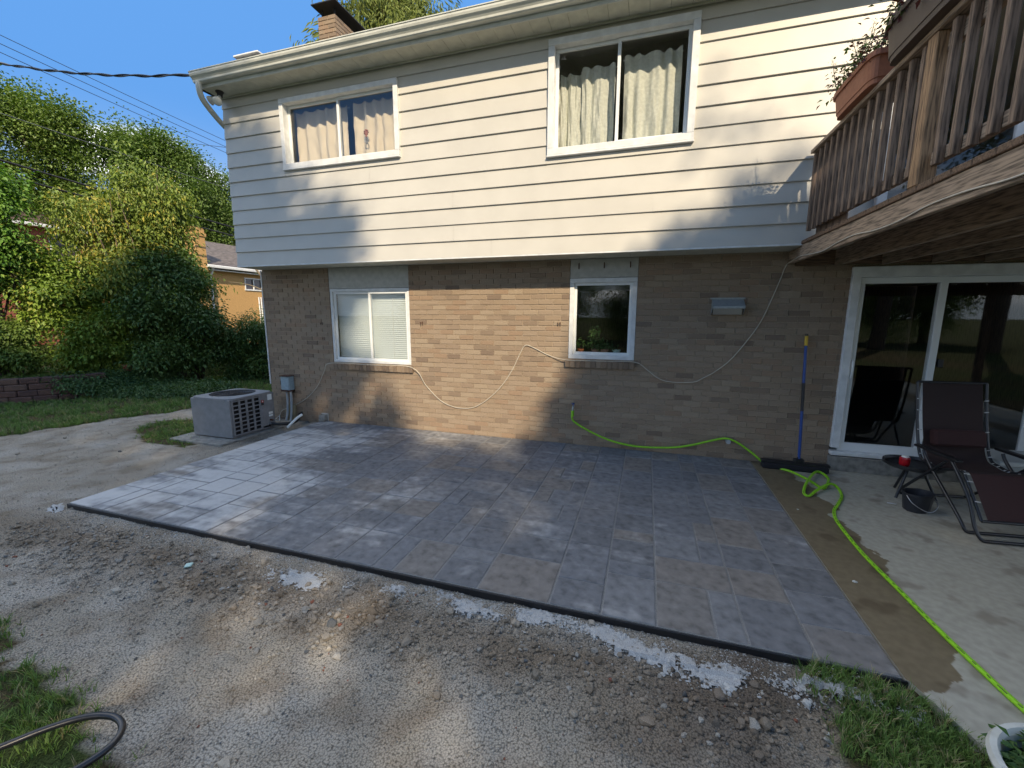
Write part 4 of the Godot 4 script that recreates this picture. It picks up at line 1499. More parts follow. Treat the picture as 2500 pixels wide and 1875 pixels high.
	plant("distant_tree", "dark tree filling the gap over the yellow house roof", "tree", tg, Vector3(-26.0, 0, -19.0), 0.3, [[Vector3(-25.6, 4.6, -18.4), 2.6, 2.6, 2.6, 420], [Vector3(-23.2, 4.0, -20.0), 2.4, 2.6, 2.4, 360]], far, [0.7, 1.1], [Color(0.05, 0.11, 0.03), Color(0.085, 0.15, 0.035)], M.bark)
	# the far side of the yard, behind the viewer, which the windows mirror
	var rg := "trees closing the yard behind the viewer"
	var low_words := ["leafy tree closing the yard behind the viewer, lawn end", "leafy tree closing the yard behind the viewer, second from lawn end", "leafy tree closing the yard behind the viewer, middle of the row", "leafy tree closing the yard behind the viewer, second from deck end", "leafy tree closing the yard behind the viewer, deck end"]
	for i in 5:
		var c := Vector3(-15.0 + i * 8.0, 0, 27.0 + 1.5 * sin(i * 2.0))
		plant("yard_tree", low_words[i], "tree", rg, c, 0.25, [[c + Vector3(0, 3.6, 0), 3.6, 2.6, 2.2, 380], [c + Vector3(1.5, 5.2, 0.5), 2.4, 1.8, 1.8, 200], [c + Vector3(-2, 2.2, -0.4), 2.6, 1.9, 1.8, 240]], far, [0.8, 1.3], green, M.bark)
	# conifer behind the roof
	var spray := leaf_cluster(22, 0.42, 0.34, 0.07, 84, 1.5)
	var cone := []
	for i in 11:
		var k := i / 10.0
		cone.append([Vector3(-13.5, 20.5 - 8.5 * k, -16.5), 0.7 + 4.2 * k, 0.8, 0.7 + 4.2 * k, 70 + int(190 * k)])
	plant("conifer", "yellow-green drooping conifer rising behind the roof and chimney", "tree", "", Vector3(-13.5, 0, -16.5), 0.4, cone, spray, [0.8, 1.3], [Color(0.115, 0.155, 0.025), Color(0.19, 0.225, 0.04)], M.bark, 1, M.needle)
	# a bare leaning sapling beside the corner
	var st := st_new()
	for e in [[Vector3(-9.4, -0.1, -4.7), Vector3(-10.3, 2.2, -4.4), Vector3(-11.0, 3.3, -4.2), 0.05], [Vector3(-9.9, 1.2, -4.55), Vector3(-10.0, 2.3, -4.7), Vector3(-10.05, 2.9, -4.8), 0.04], [Vector3(-10.3, 2.2, -4.4), Vector3(-10.9, 2.5, -4.2), Vector3(-11.5, 2.6, -4.0), 0.018]]:
		tube(st, smooth([e[0], e[1], e[2]], 4), [1.0, 0.97, 0.93, 0.88, 0.8, 0.7, 0.6, 0.5, 0.35].map(func(k): return k * e[3]), 7)
	solo("bare_sapling", st.commit(), M.bark_pale, "bare leaning grey sapling in front of the yellow house", "sapling")
	make_neighbours()
	make_wires()
	# block retaining wall
	var rw := thing("retaining_wall", "low reddish block retaining wall at the edge of the lawn", "wall")
	var path := [Vector2(-11.20, -0.75), Vector2(-11.32, -0.10), Vector2(-11.72, 0.45), Vector2(-12.25, 1.05), Vector2(-12.9, 1.6), Vector2(-13.8, 2.1)]
	var curve := Curve2D.new()
	for p in path:
		curve.add_point(p)
	for row in 4:
		var at := 0.0 if row % 2 == 0 else 0.16
		while at < curve.get_baked_length() - 0.2:
			var l := rnd(0.26, 0.36)
			var p := curve.sample_baked(at + l * 0.5)
			var q := curve.sample_baked(at + l * 0.5 + 0.05)
			var ang := -atan2(q.y - p.y, q.x - p.x)
			var kind: String = ["ret_0", "ret_1", "ret_2"][rng.randi() % 3]
			part(rw, "block", bb(Vector3(snappedf(l, 0.04) - 0.006, 0.118, 0.20), 0.016), M[kind], Vector3(p.x - 0.012 * row + rnd(-0.006, 0.006), 0.0 + row * 0.121, p.y - 0.012 * row), Basis(Vector3.UP, ang + rnd(-0.03, 0.03)))
			at += snappedf(l, 0.04)


func make_neighbours() -> void:
	# the yellow brick house: its long wall looks towards +x
	var h := thing("yellow_brick_house", "small yellow brick house with grey roof behind the hedge", "house", Vector3(-17, 0, 0))
	var st := st_new()
	wall_box_x(st, -14.0, -7.62, -0.3, 3.42, -0.25, 0.0, [[-10.15, -9.25, 2.72, 3.27]])
	box(st, Vector3(-3.5, 1.55, -7.7), Vector3(6.5, 3.74, 0.2))
	box(st, Vector3(-3.5, 1.55, -14.0), Vector3(6.5, 3.74, 0.2))
	part(h, "wall", st.commit(), M.yellow_brick)
	st = st_new()
	var z0 := -7.35
	var z1 := -14.4
	face(st, [Vector3(0.35, 3.60, z0), Vector3(0.35, 3.60, z1), Vector3(-2.9, 5.05, z1), Vector3(-2.9, 5.05, z0)], Vector3(0.4, 1, 0))
	face(st, [Vector3(-6.2, 3.60, z0), Vector3(-6.2, 3.60, z1), Vector3(-2.9, 5.05, z1), Vector3(-2.9, 5.05, z0)], Vector3(-0.4, 1, 0))
	face(st, [Vector3(0.35, 3.57, z0), Vector3(0.35, 3.57, z1), Vector3(-2.9, 5.0, z1), Vector3(-2.9, 5.0, z0)], Vector3(0, -1, 0))
	face(st, [Vector3(0.30, 3.50, z0 - 0.2), Vector3(-6.2, 3.50, z0 - 0.2), Vector3(-2.9, 5.0, z0 - 0.2)], Vector3(0, 0, 1))
	part(h, "roof", st.commit(), M.far_roof)
	st = st_new()
	box(st, Vector3(0.37, 3.56, -10.9), Vector3(0.11, 0.12, 7.1), 0.02)
	box(st, Vector3(0.16, 3.44, -10.9), Vector3(0.30, 0.03, 7.0), 0.0)
	part(h, "gutter", st.commit(), M.white_trim)
	st = st_new()
	tube(st, [Vector3(0.33, 3.5, -7.62), Vector3(0.08, 3.2, -7.66), Vector3(0.06, 0.0, -7.66)], 0.05, 8)
	part(h, "downspout", st.commit(), M.white_trim)
	for z in [-9.86, -9.98, -10.1]:
		part(h, "pipe", tube_mesh([Vector3(0.06, 2.45, z), Vector3(0.06, 0.2, z)], 0.028, 8), M.white_trim)
	st = st_new()
	box(st, Vector3(0.0, 2.4, -7.22), Vector3(0.62, 5.2, 0.42), 0.01)
	box(st, Vector3(0.0, 4.72, -7.22), Vector3(0.70, 0.12, 0.50), 0.01)
	var ch := part(h, "chimney", st.commit(), M.yellow_brick)
	part(ch, "flue", tube_mesh([Vector3(0, 4.8, -7.22), Vector3(0, 5.06, -7.22)], 0.10, 10), M.galvanised)
	var w := sub(h, "window")
	st = st_new()
	box(st, Vector3(0.0, 3.245, -9.70), Vector3(0.06, 0.05, 0.90), 0.005)
	box(st, Vector3(0.0, 2.745, -9.70), Vector3(0.08, 0.06, 0.94), 0.005)
	for z in [-9.275, -9.70, -10.125]:
		box(st, Vector3(0.0, 2.995, z), Vector3(0.05, 0.44, 0.045), 0.005)
	part(w, "frame", st.commit(), M.white_trim)
	st = st_new()
	box(st, Vector3(-0.04, 3.0, -9.70), Vector3(0.01, 0.5, 0.88))
	part(w, "pane", st.commit(), M.far_pane)
	# the red brick house, mostly hidden by leaves
	var r := thing("red_brick_house", "red brick house with brown roof glimpsed through the shrubs", "house", Vector3(-24, 0, 0))
	st = st_new()
	wall_box_x(st, -9.6, -2.0, -0.3, 5.2, -0.25, 0.0, [[-7.2, -6.3, 3.9, 5.0]])
	box(st, Vector3(-3.5, 2.4, -2.1), Vector3(6.5, 5.4, 0.2))
	part(r, "wall", st.commit(), M.red_brick)
	st = st_new()
	face(st, [Vector3(0.4, 5.25, -1.6), Vector3(0.4, 5.25, -10.0), Vector3(-3.0, 6.7, -10.0), Vector3(-3.0, 6.7, -1.6)], Vector3(0.4, 1, 0))
	face(st, [Vector3(-6.4, 5.25, -1.6), Vector3(-6.4, 5.25, -10.0), Vector3(-3.0, 6.7, -10.0), Vector3(-3.0, 6.7, -1.6)], Vector3(-0.4, 1, 0))
	face(st, [Vector3(0.4, 5.2, -9.6), Vector3(-6.4, 5.2, -9.6), Vector3(-3.0, 6.65, -9.6)], Vector3(0, 0, -1))
	part(r, "roof", st.commit(), M.far_roof_brown)
	st = st_new()
	box(st, Vector3(0.4, 5.2, -5.8), Vector3(0.12, 0.13, 8.3), 0.02)
	part(r, "gutter", st.commit(), M.white_trim)
	w = sub(r, "window")
	st = st_new()
	for e in [[-6.32, 0.07], [-7.18, 0.07]]:
		box(st, Vector3(0.0, 4.45, e[0]), Vector3(0.06, 1.1, e[1]), 0.005)
	box(st, Vector3(0.0, 4.97, -6.75), Vector3(0.065, 0.08, 0.9), 0.005)
	box(st, Vector3(0.0, 3.93, -6.75), Vector3(0.075, 0.08, 0.94), 0.005)
	part(w, "frame", st.commit(), M.white_trim)
	st = st_new()
	box(st, Vector3(-0.04, 4.45, -6.75), Vector3(0.01, 1.0, 0.85))
	part(w, "pane", st.commit(), M.far_pane)


func wall_box_x(st: SurfaceTool, z0: float, z1: float, y0: float, y1: float, x0: float, x1: float, holes: Array) -> void:
	# like wall_boxes, for a wall that runs along z
	wall_boxes(st, z0, z1, y0, y1, x0, x1, holes, true)


func make_wires() -> void:
	var wire := func(a: Vector3, b: Vector3, sag: float, r: float, m: Material, label: String) -> void:
		var pts := []
		for i in 25:
			var t := i / 24.0
			pts.append(a.lerp(b, t) - Vector3.UP * sag * 4.0 * t * (1.0 - t))
		solo("overhead_wire", tube_mesh(pts, r, 6), m, label, "wire", "overhead wires")
	var z0 := 9.0
	var z1 := -32.0
	wire.call(Vector3(-16, 9.55, z0), Vector3(-16, 8.4, z1), 0.75, 0.008, M.wire, "topmost of three thin parallel wires crossing the blue sky")
	wire.call(Vector3(-16, 9.35, z0), Vector3(-16, 8.15, z1), 0.75, 0.008, M.wire, "middle of three thin parallel wires crossing the blue sky")
	wire.call(Vector3(-16, 9.15, z0), Vector3(-16, 7.9, z1), 0.75, 0.008, M.wire, "lowest of three thin parallel wires crossing the blue sky")
	wire.call(Vector3(-16, 7.2, z0), Vector3(-16, 6.6, z1), 0.4, 0.009, M.wire_pale, "pale wire slanting across the tree crowns")
	wire.call(Vector3(-16, 6.7, z0), Vector3(-16, 5.0, z1), 0.9, 0.026, M.wire, "upper thick black cable slanting down towards yellow house")
	wire.call(Vector3(-16, 6.2, z0), Vector3(-16, 4.2, z1), 0.6, 0.026, M.wire, "lower thick black cable slanting down towards yellow house")
	wire.call(Vector3(-45, 15.3, -14), Vector3(-5, 7.7, -14), 0.25, 0.012, M.wire, "thin wire running level behind the tree crowns to the siding")
	wire.call(Vector3(-45, 12.6, -14), Vector3(-5, 6.0, -14), 0.25, 0.012, M.wire_pale, "thin wire low across the trees, ending behind the siding")
	# twisted service drop tied to the gutter
	var sd := thing("service_cable", "thick twisted service cable tied to the gutter end", "cable", Vector3.ZERO)
	var a := Vector3(-14.5, 7.15, 0.75)
	var b := Vector3(-5.95, 4.83, 0.80)
	for k in 3:
		var pts := []
		for i in 141:
			var t := i / 140.0
			var ph := t * 70.0 + TAU * k / 3.0
			var o := Vector3(0, sin(ph), cos(ph)) * 0.012
			pts.append(a.lerp(b, t) - Vector3.UP * 0.32 * 4.0 * t * (1.0 - t) + (o if k > 0 else Vector3.ZERO))
		part(sd, "strand", tube_mesh(pts, 0.009 if k > 0 else 0.006, 6), M.wire if k != 1 else M.wire_pale)


# ---------------------------------------------------------------- things on the wall

func make_wall_things() -> void:
	# one pale cable: along the deck, down the brick, under both windows, to the conduit
	var flat := [Vector2(1.417, 2.24), Vector2(1.381, 2.115), Vector2(1.310, 1.876), Vector2(1.223, 1.628), Vector2(1.108, 1.421), Vector2(0.957, 1.198), Vector2(0.804, 1.050), Vector2(0.671, 0.962), Vector2(0.568, 0.909), Vector2(0.318, 0.898), Vector2(0.167, 0.939), Vector2(0.030, 1.040), Vector2(-0.115, 1.128), Vector2(-0.5, 1.126), Vector2(-0.947, 1.124), Vector2(-1.194, 1.172), Vector2(-1.372, 1.253), Vector2(-1.516, 1.298), Vector2(-1.597, 1.178), Vector2(-1.700, 0.964), Vector2(-1.848, 0.742), Vector2(-2.045, 0.544), Vector2(-2.247, 0.413), Vector2(-2.408, 0.378), Vector2(-2.593, 0.389), Vector2(-2.800, 0.473), Vector2(-3.023, 0.679), Vector2(-3.225, 0.935), Vector2(-3.9, 0.945), Vector2(-4.66, 0.945), Vector2(-4.811, 0.810), Vector2(-4.946, 0.588), Vector2(-5.105, 0.424), Vector2(-5.298, 0.290), Vector2(-5.549, 0.177), Vector2(-5.726, 0.109), Vector2(-5.79, 0.02)]
	var pts := []
	for i in 14:
		var z := 3.9 - i * 0.29
		pts.append(Vector3(1.424, 2.29 + 0.016 * sin(i * 1.7) - 0.002 * i, z))
	for p in flat:
		var z := 0.012
		if (p.x < -0.1 and p.x > -1.0) or (p.x < -3.2 and p.x > -4.7):
			z = 0.046
		pts.append(Vector3(p.x, p.y, z))
	pts.append(Vector3(-5.80, -0.03, 0.10))
	solo("white_cable", tube_mesh(smooth(pts, 5), 0.0048, 8), M.cable_white, "thin white cable sagging in loops across the brick wall", "cable")
	# louvred hood vent
	var v := thing("vent_hood", "small galvanised hood vent on the brick beside the window", "vent", Vector3(0.87, 1.80, 0.0))
	var st := st_new()
	var w := 0.165
	face(st, [Vector3(-w, 0.085, 0.0), Vector3(w, 0.085, 0.0), Vector3(w, 0.0, 0.13), Vector3(-w, 0.0, 0.13)], Vector3(0, 1, 1))
	face(st, [Vector3(-w, 0.08, 0.0), Vector3(w, 0.08, 0.0), Vector3(w, -0.004, 0.128), Vector3(-w, -0.004, 0.128)], Vector3(0, -1, -1))
	box(st, Vector3(0, -0.012, 0.128), Vector3(2.0 * w, 0.026, 0.006), 0.001)
	for e in [-w, w]:
		face(st, [Vector3(e, 0.085, 0.0), Vector3(e, 0.0, 0.13), Vector3(e, -0.025, 0.13), Vector3(e, -0.10, 0.02), Vector3(e, -0.10, 0.0)], Vector3(signf(e), 0, 0))
	box(st, Vector3(0, 0.09, 0.004), Vector3(2.0 * w + 0.03, 0.02, 0.008), 0.001)
	part(v, "hood", st.commit(), M.galvanised)
	part(v, "flap", bb(Vector3(0.30, 0.085, 0.006), 0.001), M.steel, Vector3(0, -0.05, 0.045), Basis.from_euler(Vector3(0.3, 0, 0)))
	part(v, "collar", bb(Vector3(0.31, 0.14, 0.03), 0.002), M.dark_metal, Vector3(0, -0.005, 0.005))
	# disconnect box with its conduits
	var b := thing("electrical_box", "pale blue-grey electrical box with rusty lid over conduits", "electrical box", Vector3(-5.52, 0.59, 0.0))
	st = st_new()
	box(st, Vector3(0, 0, 0.055), Vector3(0.165, 0.225, 0.11), 0.006)
	part(b, "case", st.commit(), M.box_blue)
	part(b, "lid", bb(Vector3(0.18, 0.012, 0.135), 0.003), M.rust, Vector3(0, 0.121, 0.065))
	part(b, "lip", bb(Vector3(0.172, 0.022, 0.118), 0.003), M.rust, Vector3(0, -0.122, 0.058))
	part(b, "door", bb(Vector3(0.150, 0.20, 0.006), 0.003), M.box_blue, Vector3(0, 0, 0.113))
	for e in [[-0.035, -0.62], [0.045, -0.66]]:
		part(b, "conduit", tube_mesh(smooth([Vector3(e[0], -0.12, 0.05), Vector3(e[0], -0.3, 0.05), Vector3(e[0] - 0.01, -0.5, 0.06), Vector3(e[0] - 0.02, e[1], 0.09)], 4), 0.018, 8), M.conduit)
	part(b, "conduit", tube_mesh(smooth([Vector3(0.01, -0.12, 0.03), Vector3(0.01, -0.35, 0.03), Vector3(0.015, -0.66, 0.04)], 4), 0.008, 6), M.black_plastic)
	# pale rendered stub behind the conduits
	solo("render_patch", bb(Vector3(0.16, 0.34, 0.05), 0.012), M.stucco_base, "ragged yellowish mortar patch at the foot of the conduits", "mortar patch", "", Vector3(-5.50, 0.06, 0.028))
	# dryer vent on the patio edge
	var dv := thing("dryer_vent", "small grey square vent hood at the foot of the brick wall", "vent", Vector3(-4.865, 0.06, 0.0))
	st = st_new()
	for e in [-0.055, 0.055]:
		face(st, [Vector3(e, 0.055, 0.0), Vector3(e, 0.04, 0.075), Vector3(e, -0.05, 0.095), Vector3(e, -0.05, 0.0)], Vector3(signf(e), 0, 0))
	face(st, [Vector3(-0.055, 0.055, 0.0), Vector3(0.055, 0.055, 0.0), Vector3(0.055, 0.04, 0.075), Vector3(-0.055, 0.04, 0.075)], Vector3.UP)
	face(st, [Vector3(-0.055, 0.04, 0.075), Vector3(0.055, 0.04, 0.075), Vector3(0.055, -0.05, 0.095), Vector3(-0.055, -0.05, 0.095)], Vector3.BACK)
	part(dv, "hood", st.commit(), M.concrete_pad)
	part(dv, "flange", bb(Vector3(0.13, 0.115, 0.008), 0.002), M.pot_white, Vector3(0, 0.003, 0.004))
	# spigot with the green hose
	var sp := thing("spigot", "small brass spigot with a blue handle on the brick wall", "spigot", Vector3(-0.857, 0.50, 0.0))
	part(sp, "body", tube_mesh(smooth([Vector3(0, 0.02, -0.01), Vector3(0, 0.02, 0.05), Vector3(0, 0.0, 0.075), Vector3(0, -0.035, 0.08)], 4), 0.012, 8), M.galvanised)
	st = st_new()
	lathe(st, [Vector2(0.0, 0.055), Vector2(0.022, 0.053), Vector2(0.022, 0.062), Vector2(0.0, 0.064)], 12, Vector3(0, 0, 0.05))
	tube(st, [Vector3(0, 0.02, 0.05), Vector3(0, 0.06, 0.05)], 0.005, 6)
	part(sp, "handle", st.commit(), M.broom_blue)
	var hose := thing("garden_hose", "bright lime green garden hose looping over the concrete", "hose", Vector3.ZERO)
	var wallp := [Vector3(-0.857, 0.455, 0.08), Vector3(-0.865, 0.377, 0.078), Vector3(-0.818, 0.311, 0.07), Vector3(-0.635, 0.210, 0.06), Vector3(-0.367, 0.107, 0.05), Vector3(-0.044, 0.060, 0.05), Vector3(0.325, 0.080, 0.05), Vector3(0.560, 0.128, 0.05), Vector3(0.768, 0.200, 0.05), Vector3(0.916, 0.252, 0.06), Vector3(1.008, 0.256, 0.06), Vector3(1.122, 0.206, 0.07), Vector3(1.256, 0.115, 0.09), Vector3(1.36, 0.04, 0.13), Vector3(1.50, 0.012, 0.22), Vector3(1.60, 0.011, 0.30)]
	var g := [Vector2(1.697, 0.52), Vector2(1.745, 0.72), Vector2(1.82, 0.62), Vector2(1.897, 0.44), Vector2(1.914, 0.31), Vector2(1.865, 0.262), Vector2(1.79, 0.36), Vector2(1.685, 0.56), Vector2(1.589, 0.755), Vector2(1.533, 0.917), Vector2(1.561, 0.965), Vector2(1.668, 0.833), Vector2(1.831, 0.655), Vector2(1.901, 0.654), Vector2(1.855, 0.874), Vector2(1.758, 1.071), Vector2(1.663, 1.248), Vector2(1.609, 1.425), Vector2(1.585, 1.649), Vector2(1.571, 2.02), Vector2(1.592, 2.441), Vector2(1.609, 2.795), Vector2(1.631, 3.052), Vector2(1.66, 3.3), Vector2(1.75, 3.8), Vector2(1.95, 4.6)]
	var lift := {6: 0.03, 7: 0.034, 8: 0.02, 11: 0.018, 12: 0.03, 5: 0.018}
	pts = wallp.duplicate()
	for i in g.size():
		pts.append(Vector3(g[i].x, 0.0105 + lift.get(i, 0.0), g[i].y))
	var path := smooth(pts, 6)
	part(hose, "tube", tube_mesh(path, 0.0125, 10), M.hose_green)
	st = st_new()
	lathe(st, [Vector2(0.013, 0.0), Vector2(0.019, 0.004), Vector2(0.019, 0.03), Vector2(0.016, 0.034), Vector2(0.016, 0.05), Vector2(0.020, 0.054), Vector2(0.020, 0.078), Vector2(0.0, 0.08)], 12, Vector3(-0.858, 0.392, 0.079))
	part(hose, "coupling", st.commit(), M.hose_green)
	# black print along the hose
	var run := 0.0
	var next := 2.9
	for i in path.size() - 1:
		run += path[i].distance_to(path[i + 1])
		if run > next and path[i].z > 0.9:
			var d: Vector3 = (path[i + 1] - path[i]).normalized()
			var up := Vector3(-0.45, 0.75, 0.45)
			up = (up - d * up.dot(d)).normalized()
			part(hose, "print", bb(Vector3(0.004, 0.0016, 0.022 if i % 3 else 0.05), 0.0003), M.hose_print, path[i] + up * 0.0122, Basis(up.cross(d), up, d))
			next = run + 0.05
	# capped pipe the hose hangs over
	solo("pipe_cap", tube_mesh([Vector3(0.995, 0.225, -0.02), Vector3(0.995, 0.225, 0.075)], 0.026, 14), M.conduit, "round grey capped pipe under the green hose", "pipe cap")
	# push broom leaning on the wall
	var br := thing("push_broom", "push broom with blue and yellow handle leaning on the brick", "broom", Vector3.ZERO)
	var foot := Vector3(1.685, 0.105, 0.215)
	var tip := Vector3(1.676, 1.50, 0.035)
	part(br, "handle", tube_mesh([foot, foot.lerp(tip, 0.93)], 0.0145, 10), M.broom_blue)
	part(br, "sleeve", tube_mesh([foot.lerp(tip, 0.40), foot.lerp(tip, 0.62)], 0.0155, 10), M.black_plastic)
	part(br, "collar", tube_mesh([foot.lerp(tip, 0.91), foot.lerp(tip, 0.985)], 0.0165, 10), M.broom_yellow)
	part(br, "grip", tube_mesh([foot.lerp(tip, 0.98), tip], 0.014, 10), M.black_plastic)
	var tb := Basis(Vector3.UP, -0.02)
	part(br, "block", bb(Vector3(0.66, 0.03, 0.075), 0.008), M.black_plastic, Vector3(1.65, 0.082, 0.20), tb)
	part(br, "bristles", bb(Vector3(0.64, 0.07, 0.085), 0.012), M.bristle, Vector3(1.65, 0.034, 0.20), tb)
	st = st_new()
	box(st, Vector3(1.685, 0.115, 0.208), Vector3(0.10, 0.05, 0.06), 0.012)
	tube(st, [Vector3(1.635, 0.10, 0.215), Vector3(1.685, 0.16, 0.208), Vector3(1.735, 0.10, 0.215)], 0.012, 6)
	part(br, "bracket", st.commit(), M.black_plastic)
	# flood lights under the eave
	var fl := thing("flood_light", "twin flood lamp fixture under the corner of the eave", "lamp", Vector3(-5.76, 4.71, 0.56))
	st = st_new()
	lathe(st, [Vector2(0.0, -0.075), Vector2(0.032, -0.07), Vector2(0.036, -0.03), Vector2(0.05, -0.012), Vector2(0.05, 0.0)], 14)
	part(fl, "mount", st.commit(), M.dark_metal)
	for e in [Vector3(0.35, -0.75, 0.62), Vector3(-0.95, -0.42, 0.3)]:
		var d: Vector3 = e.normalized()
		var side := d.cross(Vector3.UP).normalized()
		var bs := Basis(side, d, side.cross(d))
		var lamp := st_new()
		var c := Vector3(0, -0.055, 0) + d * 0.02
		lathe(lamp, [Vector2(0.0, 0.0), Vector2(0.02, 0.0), Vector2(0.022, 0.055), Vector2(0.034, 0.075), Vector2(0.058, 0.125), Vector2(0.060, 0.140)], 16, c, bs)
		part(fl, "lamp", lamp.commit(), M.pot_white)
		lamp = st_new()
		lathe(lamp, [Vector2(0.059, 0.138), Vector2(0.048, 0.147), Vector2(0.03, 0.153), Vector2(0.0, 0.156)], 16, c, bs)
		part(fl, "lens", lamp.commit(), M.lamp_glass)
	# slatted blind behind the wide lower window
	var bl := thing("window_blind", "pale closed slatted blind behind the wide lower window", "blind", Vector3(-3.95, 0, -0.125))
	for i in 34:
		part(bl, "slat", bb(Vector3(1.27, 0.0345, 0.0022), 0.0006), M.blind, Vector3(rnd(-0.002, 0.002), 1.03 + i * 0.0300, 0), Basis.from_euler(Vector3(-0.42 + rnd(-0.02, 0.02), 0, 0)))
	part(bl, "head_rail", bb(Vector3(1.28, 0.03, 0.04), 0.004), M.blind, Vector3(0, 2.045, 0))
	part(bl, "cord", tube_mesh([Vector3(0.35, 2.03, 0.02), Vector3(0.35, 1.03, 0.02)], 0.002, 5), M.pvc)
	# potted plants on the inner sill of the small window
	var ledge := -0.135
	part(get_node("brick_house") as Node3D, "inner_sill", bb(Vector3(0.80, 0.025, 0.20), 0.004), M.white_trim, Vector3(-0.535, 1.178, -0.165))
	var leaf := leaf_cluster(8, 0.05, 0.05, 0.03, 91, 0.1)
	var gp := "potted plants behind the small window"
	for q in [[-0.81, "copper pot with a thin wiry plant on the inner sill", M.pot_copper, 14, 0.10, 0.045], [-0.62, "clay pot with the tall bushy green plant on inner sill", M.pot_clay, 60, 0.26, 0.05], [-0.50, "squat clay pot beside the tall bushy plant on inner sill", M.pot_clay, 26, 0.08, 0.05], [-0.35, "pale mint pot standing alone on the inner sill", M.pot_mint, 4, 0.02, 0.05]]:
		var o := thing("potted_plant", q[1], "potted plant", Vector3(q[0], 1.191, ledge), gp)
		st = st_new()
		var r: float = q[5]
		lathe(st, [Vector2(0.0, 0.0), Vector2(r * 0.68, 0.0), Vector2(r * 0.92, 0.055), Vector2(r, 0.056), Vector2(r, 0.072), Vector2(r * 0.88, 0.072), Vector2(r * 0.85, 0.06), Vector2(0.0, 0.062)], 16)
		part(o, "pot", st.commit(), q[2])
		var where := []
		var tint := []
		var stems := st_new()
		for i in q[3]:
			var y: float = 0.07 + q[4] * rng.randf()
			var spread: float = 0.02 + 0.07 * (1.0 - absf(y - 0.07 - q[4] * 0.4) / maxf(q[4], 0.05))
			where.append(Transform3D(Basis.from_euler(Vector3(rnd(-0.5, 0.5), rnd(0, TAU), rnd(-0.5, 0.5))).scaled(Vector3.ONE * rnd(0.5, 1.0)), Vector3(rnd(-1, 1) * spread, y, rnd(-1, 0.4) * spread)))
			tint.append(Color(0.07, 0.15, 0.035) * rnd(0.8, 1.4))
			if i % 6 == 0:
				tube(stems, [Vector3(rnd(-0.01, 0.01), 0.05, 0), Vector3(rnd(-0.03, 0.03), y * 0.6 + 0.03, rnd(-0.02, 0.02)), where[-1].origin], 0.002, 5)
		part(o, "stem", stems.commit(), M.stem)
		scatter(o, "foliage", leaf, M.leaf, where, tint)


# ---------------------------------------------------------------- air conditioner

